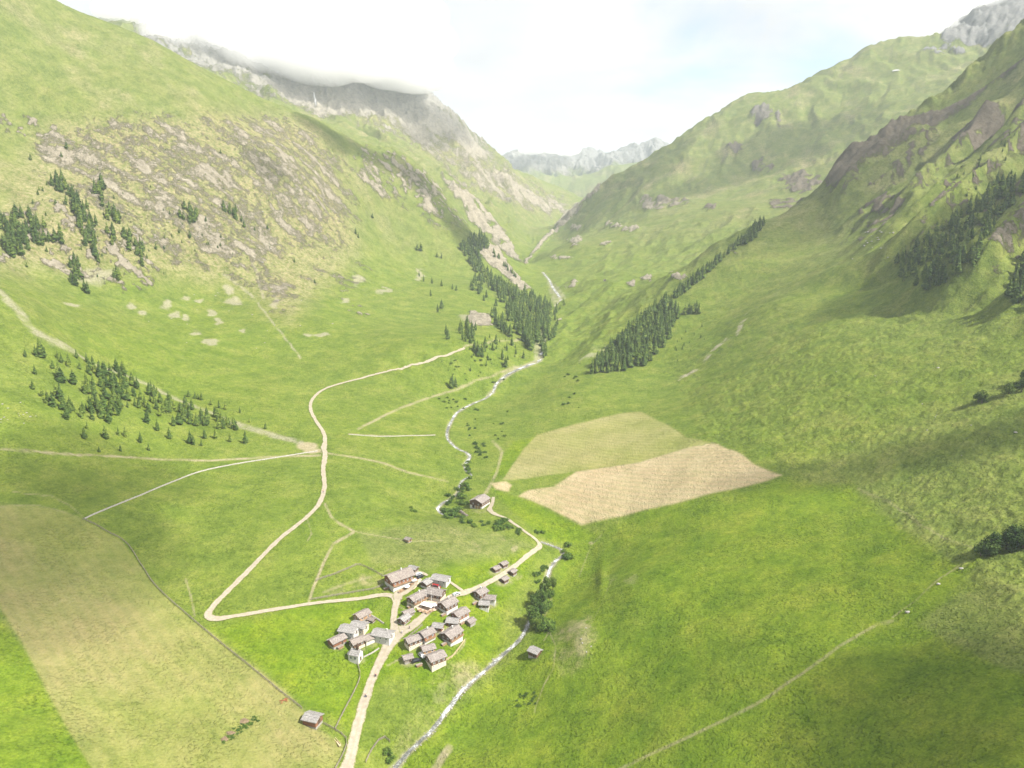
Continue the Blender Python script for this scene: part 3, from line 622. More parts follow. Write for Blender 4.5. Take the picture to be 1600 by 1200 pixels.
# ------------------------------------------------------------------ roads, stream
def catmull(pts, step):
    pts = np.asarray(pts, float); out = []
    n = len(pts)
    for i in range(n - 1):
        p0, p1, p2, p3 = pts[max(i - 1, 0)], pts[i], pts[i + 1], pts[min(i + 2, n - 1)]
        k = max(2, int(np.hypot(*(p2 - p1)[:2]) / step))
        for t in np.linspace(0, 1, k, endpoint=False):
            out.append(0.5 * (2 * p1 + (p2 - p0) * t + (2 * p0 - 5 * p1 + 4 * p2 - p3) * t * t + (3 * p1 - p0 - 3 * p2 + p3) * t ** 3))
    out.append(pts[-1]); return np.array(out)
def strip(name, ctrl, mat, step=1.2, lift=0.12, ncr=11, wob=0.25, level=None, kind='structure', wscale=1.0):
    """a ribbon of the given width laid on the ground; ctrl rows: x, y, width"""
    c = catmull(ctrl, step); xy = c[:, :2]; w = c[:, 2] * wscale
    tan = np.gradient(xy, axis=0); tan /= np.linalg.norm(tan, axis=1)[:, None] + 1e-9
    nrm = np.stack([-tan[:, 1], tan[:, 0]], 1)
    s = np.arange(len(c)) * step
    wl = w / 2 * (1 + wob * perlin(s / 5.0, s * 0 + 3.3, 5)); wr = w / 2 * (1 + wob * perlin(s / 5.0, s * 0 + 7.7, 6))
    f = np.linspace(-1, 1, ncr)
    off = np.where(f[None] < 0, f[None] * wl[:, None], f[None] * wr[:, None])
    X = xy[:, 0:1] + nrm[:, 0:1] * off; Y = xy[:, 1:2] + nrm[:, 1:2] * off
    if level is None:
        R_ = np.hypot(X, Y); Z = bilinear(GZ, X, Y) + lift + R_ * 0.00035
    else:
        Z = np.repeat(level(c)[:, None], ncr, 1)
    lane = np.repeat((np.abs(f))[None], len(c), 0)
    o = grid_mesh(name, X, Y, Z, mat, {'lane': [lane, np.repeat((w / 8)[:, None], ncr, 1), lane * 0]}); o['kind'] = kind
    return o
def px_line(pts):
    a = np.array(pts, float); x, y, z, d = pix2ground(a[:, 0], a[:, 1]); return np.stack([x, y, a[:, 2]], 1)

rm, t, b = new_mat('gravel_road'); pos = node(t, 'ShaderNodeNewGeometry').outputs['Position']
c = ramp(t, noise(t, pos, 0.5, 6, .7), [(0.3, (0.225, 0.192, 0.146)), (0.55, (0.30, 0.262, 0.206)), (0.75, (0.35, 0.315, 0.255))])
c = mix(t, .6, c, ramp(t, noise(t, pos, 2.5, 3), [(0.3, (.82, .82, .82)), (0.7, (1.1, 1.1, 1.1))]), 'MULTIPLY')
la = node(t, 'ShaderNodeSeparateColor'); t.links.new(node(t, 'ShaderNodeAttribute', attribute_name='lane').outputs['Color'], la.inputs[0]); lf = la.outputs[0]
rag = mth(t, 'ADD', lf, mth(t, 'MULTIPLY', mth(t, 'SUBTRACT', noise(t, pos, .8, 4, .65), .5), 1.1))
mid = mth(t, 'ADD', mth(t, 'ABSOLUTE', mth(t, 'SUBTRACT', lf, .45)), mth(t, 'MULTIPLY', mth(t, 'SUBTRACT', noise(t, pos, .5, 4, .65), .5), .5))
c = mix(t, mth(t, 'MULTIPLY', ramp(t, mid, gray(.22, .46)), .35), c, (.22, .20, .10))
c = mix(t, ramp(t, rag, gray(.80, 1.02)), c, (.13, .145, .04))
t.links.new(c, b.inputs['Base Color']); bump(t, b, noise(t, pos, 3, 4), .3, .1)
wm, t, b = new_mat('stream_water', 0.18); pos = node(t, 'ShaderNodeNewGeometry').outputs['Position']
b.inputs['Specular IOR Level'].default_value = 0.5
fo = mth(t, 'ADD', mth(t, 'MULTIPLY', noise(t, pos, .16, 3, .6), .62), mth(t, 'MULTIPLY', noise(t, pos, 1.3, 5, .7, .8), .6))
c = ramp(t, fo, [(0.54, (0.085, 0.088, 0.075)), (0.62, (0.17, 0.172, 0.16)), (0.71, (0.52, 0.54, 0.54))])
t.links.new(c, b.inputs['Base Color']); t.links.new(ramp(t, fo, [(0.45, (.12,)*3), (.6, (.7,)*3)]), b.inputs['Roughness'])
bump(t, b, fo, .6, .4)

ROADS = {
 'gravel_road': [[(538,1212,5.0),(552,1165,4.6),(560,1130,4.4),(570,1095,4.2),(582,1060,4.2),(593,1036,4.6),(604,1014,6),(615,996,8),(626,986,8),(640,981,5.6),(655,969,4.4),(668,957,3.8),(681,949,3.2)],
   [(690,942,3.0),(700,935,3.2),(712,930,3.6),(728,926,3.8),(750,917,3.3),(775,904,3.0),(800,888,2.9),(825,868,2.8),(843,854,3.2),(838,844,2.8),(822,832,2.5),(805,820,2.5),(790,810,2.6),(774,804,3.6),(765,797,3.6),(769,787,2.6),(771,777,2.2)],
   [(618,990,5),(615,972,3.6),(617,955,3.6),(620,940,4.2),(612,932,3.2),(598,930,2.8),(560,936,2.6),(500,942,2.5),(440,951,2.5),(380,961,2.7),(342,967,3.4),(326,964,4.0),(330,952,3.4),(350,930,3.0),(400,880,3.0),(440,840,3.0),(480,808,3.0),(500,785,3.2),(507,760,3.2),(505,735,3.2),(508,712,4.2),(506,700,4.4),(508,690,3.6),(505,675,3.2),(492,655,3.0),(485,638,3.0),(490,622,3.0),(510,607,3.0),(550,595,3.0),(600,582,3.0),(650,570,3.0),(690,557,3.0),(726,544,2.6)]],
 'path': [[(724,925,2.2),(712,916,2.0),(701,909,1.8)], [(622,938,5),(624,928,6),(640,920,4.5),(650,908,3)], [(648,894,2.5),(660,896,2.2),(668,900,1.6)]],
}
def build_roads():
    for nm, lst in ROADS.items():
        for i, r_ in enumerate(lst):
            strip(nm, px_line(r_), rm, lift=0.12 + 0.03 * i + (0.09 if nm == 'path' else 0))
    for (pts, wid), k in zip(RIV, range(3)):
        ctrl = np.concatenate([pts[:, :2], wid[:, None], pts[:, 2:3]], 1)
        strip('stream_water', ctrl, wm, step=1.5, level=lambda c: c[:, 3] - 0.42, wob=.55, wscale=1.0)
    # gravel apron and trampled ground stay in the terrain cover
# ------------------------------------------------------------------ mesh builder
class MB:
    def __init__(s): s.v = []; s.f = []
    def add(s, v, f):
        n = len(s.v); s.v += [tuple(p) for p in v]; s.f += [tuple(i + n for i in q) for q in f]
    def box(s, x0, x1, y0, y1, z0, z1, M=None):
        v = [(x0,y0,z0),(x1,y0,z0),(x1,y1,z0),(x0,y1,z0),(x0,y0,z1),(x1,y0,z1),(x1,y1,z1),(x0,y1,z1)]
        if M is not None: v = [M @ Vector(p) for p in v]
        s.add(v, [(0,3,2,1),(4,5,6,7),(0,1,5,4),(1,2,6,5),(2,3,7,6),(3,0,4,7)])
    def bar(s, a, b, w, h=None):
        a = Vector(a); b = Vector(b); d = (b - a); L = d.length
        M = Matrix.Translation(a) @ d.to_track_quat('X', 'Z').to_matrix().to_4x4(); h = h or w
        s.box(0, L, -w / 2, w / 2, -h / 2, h / 2, M)
    def prism(s, prof, x0, x1):
        """profile in (y, z), extruded along x"""
        n = len(prof)
        s.add([(x0, y, z) for y, z in prof] + [(x1, y, z) for y, z in prof],
              [tuple(range(n))[::-1], tuple(range(n, 2 * n))] + [(i, (i + 1) % n, (i + 1) % n + n, i + n) for i in range(n)])
    def cyl(s, x, y, z0, z1, r0, r1=None, n=10, M=None):
        r1 = r0 if r1 is None else r1
        v = [(x + r0 * math.cos(a * 2 * math.pi / n), y + r0 * math.sin(a * 2 * math.pi / n), z0) for a in range(n)] + [(x + r1 * math.cos(a * 2 * math.pi / n), y + r1 * math.sin(a * 2 * math.pi / n), z1) for a in range(n)]
        if M is not None: v = [M @ Vector(p) for p in v]
        s.add(v, [tuple(range(n))[::-1], tuple(range(n, 2 * n))] + [(i, (i + 1) % n, (i + 1) % n + n, i + n) for i in range(n)])
    def mesh(s, name, mat, smooth=False):
        me = bpy.data.meshes.new(name); me.from_pydata(s.v, [], s.f); me.update()
        if smooth: me.polygons.foreach_set('use_smooth', np.ones(len(s.f), bool))
        me.materials.append(mat); return me
    def build(s, name, mat, parent=None, smooth=False):
        o = bpy.data.objects.new(name, s.mesh(name, mat, smooth)); col.objects.link(o)
        if parent: o.parent = parent
        return o
def thing(name, label, cat, loc, rz=0.0, group=None):
    o = bpy.data.objects.new(name, None); col.objects.link(o); o.location = loc; o.rotation_euler = (0, 0, rz)
    o.empty_display_size = 1; o['label'] = label; o['category'] = cat
    if group: o['group'] = group
    return o
def tag(o, label, cat, group=None):
    o['label'] = label; o['category'] = cat
    if group: o['group'] = group
    return o

def wood_mat(name, c0, c1, sc=1.0):
    m, t, b = new_mat(name); oc = node(t, 'ShaderNodeTexCoord').outputs['Object']
    mpv = node(t, 'ShaderNodeMapping'); mpv.inputs['Scale'].default_value = (0.35, 0.35, 3.2); t.links.new(oc, mpv.inputs[0])
    n = noise(t, mpv.outputs[0], 1.6 * sc, 5, .7); n2 = noise(t, oc, .45, 4, .6)
    c = ramp(t, n, [(0.3, c0), (0.7, c1)])
    c = mix(t, .7, c, ramp(t, n2, [(0.3, (.7, .7, .72)), (0.7, (1.2, 1.15, 1.1))]), 'MULTIPLY')
    t.links.new(c, b.inputs['Base Color']); bump(t, b, n, .5, .08); return m
def roof_mat(name, c0, c1, c2):
    m, t, b = new_mat(name, .8); oc = node(t, 'ShaderNodeTexCoord').outputs['Object']
    br = node(t, 'ShaderNodeTexBrick'); br.inputs['Scale'].default_value = 1.0; br.inputs['Mortar Size'].default_value = 0.035
    br.inputs['Brick Width'].default_value = 0.42; br.inputs['Row Height'].default_value = 0.62; br.inputs['Bias'].default_value = 0.0
    br.inputs['Color1'].default_value = (*c0, 1); br.inputs['Color2'].default_value = (*c1, 1); br.inputs['Mortar'].default_value = tuple(v * .35 for v in c0) + (1,)
    t.links.new(oc, br.inputs['Vector'])
    c = mix(t, .75, br.outputs['Color'], ramp(t, noise(t, oc, .9, 5, .7), [(0.28, (.62, .61, .62)), (0.5, (1, 1, 1)), (0.72, (1.35, 1.33, 1.28))]), 'MULTIPLY')
    c = mix(t, ramp(t, noise(t, oc, .35, 4, .6), [(0.55, (0, 0, 0)), (0.8, (.7,)*3)]), c, c2)
    t.links.new(c, b.inputs['Base Color']); bump(t, b, br.outputs['Fac'], -.5, .06); return m
def plain_mat(name, c0, c1, sc=1.5, rough=.9, bmp=.3):
    m, t, b = new_mat(name, rough); oc = node(t, 'ShaderNodeTexCoord').outputs['Object']; n = noise(t, oc, sc, 6, .65)
    t.links.new(ramp(t, n, [(0.3, c0), (0.7, c1)]), b.inputs['Base Color']); bump(t, b, n, bmp, .06); return m
W_BROWN = wood_mat('brown_timber', (.075, .045, .030), (.165, .095, .060))
W_RED = wood_mat('reddish_timber', (.145, .066, .040), (.26, .125, .072))
W_TAN = wood_mat('tan_timber', (.24, .15, .085), (.42, .28, .17))
W_GREY = wood_mat('weathered_timber', (.16, .135, .115), (.31, .27, .235))
W_PALE = wood_mat('pale_timber', (.42, .33, .20), (.60, .49, .33))
R_SH = roof_mat('shingle_roof', (.20, .175, .160), (.285, .25, .235), (.33, .30, .28))
R_OLD = roof_mat('old_shingle_roof', (.205, .175, .155), (.285, .245, .22), (.30, .29, .24))
R_LIGHT = roof_mat('silvery_board_roof', (.235, .222, .215), (.32, .305, .295), (.36, .35, .34))
PLASTER = plain_mat('white_plaster', (.44, .43, .40), (.54, .53, .50), .8, .9, .15)
CREAM = plain_mat('cream_plaster', (.46, .40, .31), (.56, .50, .40), .8, .9, .15)
STONE = plain_mat('rubble_stone', (.16, .15, .135), (.37, .345, .31), 1.6, .95, .8)
GLASS = plain_mat('window_glass', (.03, .035, .045), (.07, .08, .095), .8, .12, 0)
TRIM = plain_mat('white_trim', (.68, .67, .64), (.76, .75, .73), 2, .7, 0)
DARKW = plain_mat('dark_door_wood', (.05, .03, .02), (.10, .06, .04), 2, .8, .2)
METAL = plain_mat('grey_metal', (.22, .23, .24), (.34, .35, .36), 2, .45, .05)
WHITEF = plain_mat('white_canvas', (.72, .72, .70), (.84, .84, .83), 1, .8, .1)

def px_dir(px, py, vx, vy):
    x, y, z, d = pix2ground([px - vx / 2, px + vx / 2], [py - vy / 2, py + vy / 2]); return math.atan2(y[1] - y[0], x[1] - x[0])
def house(name, label, cat, px, py, vec, L, W, h=3.0, base=1.6, wall=W_BROWN, basem=PLASTER, roof=R_SH, pitch=24, over=.7, wins=True, chim=1, balc=False, door='gable', group=None, sc=.79):
    x, y, z, d = pix2ground(px, py); x, y = float(x[0]), float(y[0])
    rz = px_dir(px, py, *vec)
    ca, sa = math.cos(rz), math.sin(rz)
    base *= .78; h *= 1.08
    cs_ = [ground(x + ca * a - sa * b_, y + sa * a + ca * b_) for a in (-L / 2 * sc, L / 2 * sc) for b_ in (-W / 2 * sc, W / 2 * sc)]
    zlo, zhi = min(cs_), max(cs_); z0 = 0.45 * zlo + 0.55 * zhi
    o = thing(name, label, cat, (x, y, z0), rz, group); o.scale = (sc,) * 3
    tp = math.tan(math.radians(pitch)); H = base + h; l, w = L / 2, W / 2
    m = MB(); m.box(-l, l, -w, w, (zlo - z0) / sc - .6, base); m.build('base', basem, o)
    m = MB(); e = .05
    m.prism([(-w - e, base + .003), (w + e, base + .003), (w + e, H), (0, H + (w + e) * tp), (-w - e, H)], -l - e, l + e)
    # log ends and plank courses give the timber walls relief
    k = base + .35
    while k < H - .2 and wall not in (PLASTER, CREAM):
        for yy in (-w - e, w + e):
            m.box(-l - .18, l + .18, yy - .05, yy + .05, k, k + .10)
        k += .75
    m.build('wall', wall, o)
    rw = w + over; rl = l + over * 1.15; th = .2
    m = MB()
    for sgn in (-1, 1):
        prof = [(0, H + w * tp + .10), (sgn * rw, H - over * tp + .10), (sgn * rw, H - over * tp + .10 + th), (0, H + w * tp + .10 + th)]
        if sgn > 0: prof = prof[::-1]
        m.prism(prof, -rl, rl)
        # weighted battens
        for q in (.33, .7, .97):
            yy = sgn * rw * q; zz = H + (w - rw * q) * tp + .10 + th
            m.box(-rl - .02, rl + .02, yy - .07, yy + .07, zz - .04, zz + .09)
    m.box(-rl - .03, rl + .03, -.16, .16, H + w * tp + .10 + th - .10, H + w * tp + .10 + th + .07)
    ro = m.build('roof', roof, o)
    if chim:
        for ci in range(chim):
            cx = l * (.35 - .8 * ci); cyy = w * .3; zt = H + w * tp + .1
            m = MB(); m.box(cx - .35, cx + .35, cyy - .35, cyy + .35, zt - 1.2, zt + .9); m.box(cx - .45, cx + .45, cyy - .45, cyy + .45, zt + .9, zt + 1.02)
            m.build('chimney', PLASTER if ci == 0 else STONE, ro)
    def opening(nm, mat, axis, sgn, u, zc, ww, hh):
        out = e + .03; m = MB(); fr = MB()
        if axis == 'y':
            yy = sgn * (w + out); m.box(u - ww / 2, u + ww / 2, yy - .03, yy + .03, zc - hh / 2, zc + hh / 2)
            q = sgn * .012
            for a0, a1, b0, b1 in ((u - ww / 2 - .12, u - ww / 2 - .002, zc - hh / 2 - .12, zc + hh / 2 + .12), (u + ww / 2 + .002, u + ww / 2 + .12, zc - hh / 2 - .12, zc + hh / 2 + .12), (u - ww / 2, u + ww / 2, zc + hh / 2 + .002, zc + hh / 2 + .12), (u - ww / 2, u + ww / 2, zc - hh / 2 - .12, zc - hh / 2 - .002)):
                fr.box(a0, a1, yy - .04 + q, yy + .04 + q, b0, b1)
        else:
            xx = sgn * (l + out); m.box(xx - .03, xx + .03, u - ww / 2, u + ww / 2, zc - hh / 2, zc + hh / 2)
            q = sgn * .012
            for a0, a1, b0, b1 in ((u - ww / 2 - .12, u - ww / 2 - .002, zc - hh / 2 - .12, zc + hh / 2 + .12), (u + ww / 2 + .002, u + ww / 2 + .12, zc - hh / 2 - .12, zc + hh / 2 + .12), (u - ww / 2, u + ww / 2, zc + hh / 2 + .002, zc + hh / 2 + .12), (u - ww / 2, u + ww / 2, zc - hh / 2 - .12, zc - hh / 2 - .002)):
                fr.box(xx - .04 + q, xx + .04 + q, a0, a1, b0, b1)
        ob = m.build(nm, mat, o); fr.build('frame', TRIM if nm == 'window' else W_GREY, ob)
    if wins:
        nl = max(1, int(L / 3.0))
        for sgn in (-1, 1):
            for i in range(nl):
                u = -l + L * (i + .5) / nl
                opening('window', GLASS, 'y', sgn, u, base + min(1.5, h * .5), .9, .95)
            for u in ((-w * .45, w * .45) if W > 5.5 else (0,)):
                opening('window', GLASS, 'x', sgn, u, base + min(1.5, h * .5), .85, .95)
        if base > 1.4:
            for i in range(nl): opening('window', GLASS, 'y', -1, -l + L * (i + .35) / nl, base * .55, .7, .6)
    if door == 'gable': opening('door', DARKW, 'x', 1, 0, base * .0 + 1.05 if base > 1.9 else base + 1.0, 1.1, 1.9)
    elif door == 'side': opening('door', DARKW, 'y', -1, L * .18, max(1.0, base * .5), 1.2, 1.9)
    elif door == 'barn':
        opening('door', DARKW, 'x', 1, 0, base + 1.3, 2.0, 2.4)
    if balc:
        m = MB(); yy = -w - e; m.box(-l, l, yy - 1.1, yy - .001, base + .02, base + .16)
        for i in range(int(L / .9) + 1): m.box(-l + i * .9 - .04, -l + i * .9 + .04, yy - 1.1, yy - 1.02, base + .16, base + 1.1)
        m.box(-l, l, yy - 1.12, yy - 1.0, base + 1.1, base + 1.2); m.box(-l, l, yy - 1.09, yy - 1.03, base + .55, base + .75)
        m.build('balcony', W_TAN, o)
    return o

def build_village():
    H = house
    H('inn', 'large timber inn with wide grey shingle roof and sunny terrace at the road bend', 'inn', 624, 911, (31, -15), 16, 11, h=3.6, base=2.6, wall=W_RED, basem=PLASTER, roof=R_OLD, chim=1, balc=True, over=1.2)
    H('shed', 'small shed with pale board roof tucked behind the large timber inn', 'shed', 646, 892, (14, 6), 5.6, 4.2, h=1.6, base=.9, wall=W_BROWN, basem=STONE, roof=R_LIGHT, chim=0, wins=False)
    H('white_house', 'white plastered house with silvery roof and red car parked in front', 'house', 689, 911, (30, 9), 11, 7.5, h=2.0, base=2.2, wall=PLASTER, roof=R_LIGHT, chim=0, pitch=18)
    H('farm_wing', 'low timber wing with pale roof joined to the white house by the red car', 'house', 667, 915, (14, -11), 6.5, 5.5, h=1.8, base=1.2, wall=W_BROWN, roof=R_LIGHT, chim=0, wins=False, door='side')
    H('farmhouse', 'long brown farmhouse with old shingle roof forming left side of the courtyard', 'house', 653, 940, (28, -19), 13, 6.8, h=2.4, base=2.0, wall=W_BROWN, basem=CREAM, roof=R_SH, chim=1, balc=True)
    H('farmhouse', 'farmhouse with light grey shingle roof closing the back of the courtyard', 'house', 681, 934, (26, 8), 10.5, 8.2, h=2.4, base=2.4, wall=W_BROWN, basem=CREAM, roof=R_SH, chim=1)
    H('chalet', 'timber chalet with dark gable and white lower wall right of the courtyard', 'house', 700, 951, (24, -13), 10, 8, h=2.6, base=2.2, wall=W_BROWN, roof=R_SH, chim=1)
    H('chalet', 'rear chalet of the three huddled together on the grass above the stream', 'house', 751, 932, (16, -8), 7.5, 6.8, h=2.4, base=1.6, wall=W_BROWN, basem=STONE, roof=R_SH)
    H('chalet', 'light roofed annex on the right of the three huddled chalets', 'house', 766, 940, (16, 7), 7, 5.6, h=1.6, base=1.6, wall=CREAM, basem=PLASTER, roof=R_SH, chim=0)
    H('chalet', 'front chalet of the three huddled ones with whitish roof and white wall', 'house', 757, 950, (14, 6), 6, 5, h=2.0, base=1.8, wall=W_BROWN, roof=R_LIGHT, chim=0)
    H('chalet', 'chalet with reddish timber side wall and broad grey roof above the footpath', 'house', 719, 966, (22, -11), 9.5, 7, h=2.6, base=1.8, wall=W_RED, roof=R_SH, chim=0)
    H('chalet', 'chalet with pale roof and orange gable between two larger chalets', 'house', 708, 977, (17, 8), 7, 6, h=2.2, base=1.2, wall=W_RED, basem=STONE, roof=R_LIGHT, chim=0)
    H('shed', 'small grey shed at the right edge of the village beside the reddish chalet', 'shed', 735, 974, (13, -8), 4.8, 4.4, h=1.5, base=.6, wall=W_GREY, basem=STONE, roof=R_SH, chim=0, wins=False)
    H('cabin', 'small brown cabin with pale roof in the middle of the lower village', 'cabin', 685, 985, (16, 6), 5.8, 5, h=2.2, base=1.4, wall=W_RED, basem=CREAM, roof=R_LIGHT, chim=0)
    H('chalet', 'large chalet with white stone base and dark gable near the stream meadow', 'house', 706, 998, (24, -12), 11, 8.2, h=2.6, base=2.4, wall=W_BROWN, roof=R_SH, chim=1, balc=True)
    H('chalet', 'upper of the two end to end chalets lining the road below the square', 'house', 667, 998, (17, -10), 8, 6.6, h=2.6, base=1.8, wall=W_RED, roof=R_SH, chim=1, balc=True)
    H('chalet', 'lower of the two end to end chalets with white base lining the road', 'house', 646, 1007, (20, -11), 9, 6, h=2.2, base=2.2, wall=W_BROWN, basem=CREAM, roof=R_SH, chim=0)
    H('cabin', 'low timber cabin with a white car standing at its left end', 'cabin', 669, 1019, (18, -6), 7, 5.2, h=2.0, base=1.2, wall=W_TAN, roof=R_SH, chim=0)
    H('chalet', 'lowest chalet in the village with broad shingle roof and cream base', 'house', 681, 1035, (22, -11), 9.6, 7.6, h=2.6, base=2.0, wall=W_BROWN, basem=CREAM, roof=R_SH, chim=0)
    H('hay_hut', 'little weathered hay hut on the grass beside the black car', 'hut', 637, 1032, (11, -4), 4.8, 4.2, h=1.9, base=.4, wall=W_GREY, basem=STONE, roof=R_SH, chim=0, wins=False, door='side')
    H('shed', 'small low shed with grey roof beside the lane below the inn', 'shed', 638, 961, (17, -8), 6.2, 4.4, h=1.7, base=.5, wall=W_GREY, basem=STONE, roof=R_SH, chim=0, wins=False)
    H('cabin', 'narrow cabin with speckled pale roof at the corner of the village square', 'cabin', 632, 972, (15, -13), 6.4, 4.6, h=2.2, base=.8, wall=W_BROWN, basem=STONE, roof=R_LIGHT, chim=0)
    H('chalet', 'brown chalet with striped roof standing alone above the white houses', 'house', 566, 967, (22, -12), 8.6, 6.4, h=2.4, base=1.2, wall=W_TAN, basem=STONE, roof=R_OLD, chim=0)
    H('shed', 'tiny dark lean-to beside the brown chalet above the white houses', 'shed', 581, 971, (9, 4), 3.6, 3.0, h=1.3, base=.4, wall=W_BROWN, basem=STONE, roof=R_OLD, chim=0, wins=False, door=None)
    H('white_house', 'rear of the two white gabled houses with metal roofs set side by side', 'house', 562, 985, (24, 8), 9, 6.8, h=2.0, base=2.2, wall=CREAM, basem=CREAM, roof=R_LIGHT, chim=0, pitch=20)
    H('white_house', 'front of the two white gabled houses with metal roofs set side by side', 'house', 546, 992, (26, 9), 10, 7.8, h=2.2, base=2.4, wall=PLASTER, roof=R_LIGHT, chim=0, pitch=20)
    H('barn', 'reddish barn with grey roof at the far left end of the village', 'barn', 527, 1005, (22, -12), 9, 6, h=2.2, base=.6, wall=W_RED, basem=STONE, roof=R_SH, chim=0, wins=False, door='side')
    H('chalet', 'brown timber chalet behind the chapel with dark gable', 'house', 558, 1009, (18, -9), 7.4, 6, h=2.2, base=1.6, wall=W_BROWN, basem=CREAM, roof=R_OLD, chim=0)
    H('annex', 'low annex with flat toned roof between the chalet and the long white house', 'house', 577, 1001, (19, -8), 6.6, 5.8, h=1.4, base=1.4, wall=CREAM, basem=PLASTER, roof=R_OLD, chim=0)
    H('white_house', 'long white house with pale roof on the left side of the village square', 'house', 599, 999, (30, 8), 11.5, 7.6, h=2.2, base=2.4, wall=PLASTER, roof=R_LIGHT, chim=1, pitch=20)
    for px, py, v, lb in ((787, 885, (12, -5), 'topmost of the four little hay huts beside the road'), (775, 892, (14, -5), 'little hay hut set farthest left above the road'),
                          (801, 897, (10, -7), 'little hay hut right of the road nearest the stream'), (788, 909, (12, -5), 'lowest of the four little hay huts beside the road')):
        H('hay_hut', lb, 'hut', px, py, v, 4.8, 4.0, h=1.9, base=.4, wall=W_BROWN, basem=STONE, roof=R_SH, chim=0, wins=False, door='side', group='little hay huts along the upper road')
    H('hay_barn', 'lone hay barn with pale board roof on the meadow across the stream', 'barn', 836, 1023, (22, .6), 6.2, 5.6, h=2.3, base=.5, wall=W_BROWN, basem=STONE, roof=R_LIGHT, chim=0, wins=False, door='side', pitch=20)
    H('hay_barn', 'lone hay barn with weathered roof at the corner of the hayfield fence', 'barn', 489, 1130, (15, 7), 6.6, 5.6, h=2.6, base=.6, wall=W_RED, basem=STONE, roof=R_LIGHT, chim=0, wins=False, door='barn', pitch=22, sc=.9)
    H('stone_hut', 'tiny tan hut alone on the grassy knoll above the village', 'hut', 638, 846, (9, 5), 3.8, 3.4, h=1.5, base=.6, wall=W_TAN, basem=STONE, roof=R_SH, chim=0, wins=False)
    H('farm_barn', 'big farm barn with brown gable and white base beside the stream bend', 'barn', 750, 790, (13, -10), 13.5, 12, h=3.2, base=3.0, wall=W_BROWN, basem=PLASTER, roof=R_SH, chim=0, pitch=22, door=None)
    H('stone_hut', 'tiny stone hut far up on the rolling pasture beyond the gorge', 'hut', 945, 439, (8, 3), 6, 5, h=1.5, base=.8, wall=STONE, basem=STONE, roof=R_OLD, chim=0, wins=False)
    # chapel
    x, y, z, d = pix2ground(556, 1030); x, y, z = float(x[0]), float(y[0]), float(z[0]); rz = px_dir(556, 1030, 12, 5)
    o = thing('chapel', 'small white chapel with rounded end and dark bell turret below the village', 'chapel', (x, y, z), rz)
    m = MB(); L, W, Hh = 5.2, 4.4, 3.4
    m.prism([(-W/2, -.8), (W/2, -.8), (W/2, Hh), (0, Hh + 2.0), (-W/2, Hh)], -L/2 + .6, L/2); m.build('nave', PLASTER, o)
    m = MB(); n = 12
    ap = [(-L/2 + .6 - 1.7 * math.sin(math.pi * i / n), -2.1 * math.cos(math.pi * i / n)) for i in range(n + 1)]
    m.add([(a, b_, -.8) for a, b_ in ap] + [(a, b_, Hh - .3) for a, b_ in ap], [(i, i + n + 1, i + n + 2, i + 1) for i in range(n)] + [tuple(range(n + 1, 2 * n + 2))[::-1]])
    m.build('apse', PLASTER, o)
    m = MB()
    for sgn in (-1, 1):
        prof = [(0, Hh + 2.06), (sgn * (W/2 + .35), Hh - .24), (sgn * (W/2 + .35), Hh - .08), (0, Hh + 2.24)]
        m.prism(prof[::-1] if sgn > 0 else prof, -L/2 + .55, L/2 + .25)
    m.add([(a * 1.05, b_ * 1.1, Hh - .28) for a, b_ in ap] + [(-L/2 + .6, 0, Hh + 1.75)], [(i + 1, i, n + 1) for i in range(n)])
    ro = m.build('roof', R_LIGHT, o)
    m = MB(); m.box(.6, 1.6, -.5, .5, Hh + 1.4, Hh + 3.2); tw = m.build('turret', DARKW, o)
    m = MB(); m.add([(.4, -.7, Hh + 3.2), (1.8, -.7, Hh + 3.2), (1.8, .7, Hh + 3.2), (.4, .7, Hh + 3.2), (1.1, 0, Hh + 5.4)], [(0, 1, 4), (1, 2, 4), (2, 3, 4), (3, 0, 4), (3, 2, 1, 0)]); m.build('spire', DARKW, tw)
    m = MB(); m.box(L/2 + .001, L/2 + .06, -.55, .55, -.1, 2.0); m.build('door', DARKW, o)
    for sgn in (-1, 1):
        for u in (-1.2, .9):
            m = MB(); m.box(u - .3, u + .3, sgn * (W/2 + .001), sgn * (W/2 + .05), 1.4, 2.5) if sgn > 0 else m.box(u - .3, u + .3, -W/2 - .05, -W/2 - .001, 1.4, 2.5); m.build('window', GLASS, o)
    # garage doors of the farm barn
    fb = [q for q in col.objects if q.name.startswith('farm_barn')][0]
    for u in (-3.4, -.6, 2.4):
        m = MB(); m.box(-6.75 - .1, -6.75 - .002, u - 1.15, u + 1.15, 0, 2.5); m.build('door', W_TAN if u < 1 else DARKW, fb)
# ------------------------------------------------------------------ trees
def leaf_mat(name, c0, c1, c2):
    m, t, b = new_mat(name, .85); g = node(t, 'ShaderNodeNewGeometry'); oi = node(t, 'ShaderNodeObjectInfo')
    c = ramp(t, g.outputs['Random Per Island'], [(0.0, c0), (0.55, c1), (1.0, c2)])
    c = mix(t, .9, c, ramp(t, oi.outputs['Random'], [(0.0, (.62, .70, .72)), (0.5, (1, 1, 1)), (1.0, (1.38, 1.25, 1.0))]), 'MULTIPLY')
    c = mix(t, .9, c, ramp(t, noise(t, g.outputs['Position'], .13, 3, .6), [(0.3, (.62, .70, .68)), (0.7, (1.42, 1.3, 1.1))]), 'MULTIPLY')
    t.links.new(c, b.inputs['Base Color']); b.inputs['Specular IOR Level'].default_value = .08
    return m
NEEDLE = leaf_mat('spruce_needles', (.026, .050, .013), (.050, .086, .020), (.088, .128, .032))
LARCH = leaf_mat('larch_needles', (.046, .080, .018), (.075, .118, .026), (.110, .150, .036))
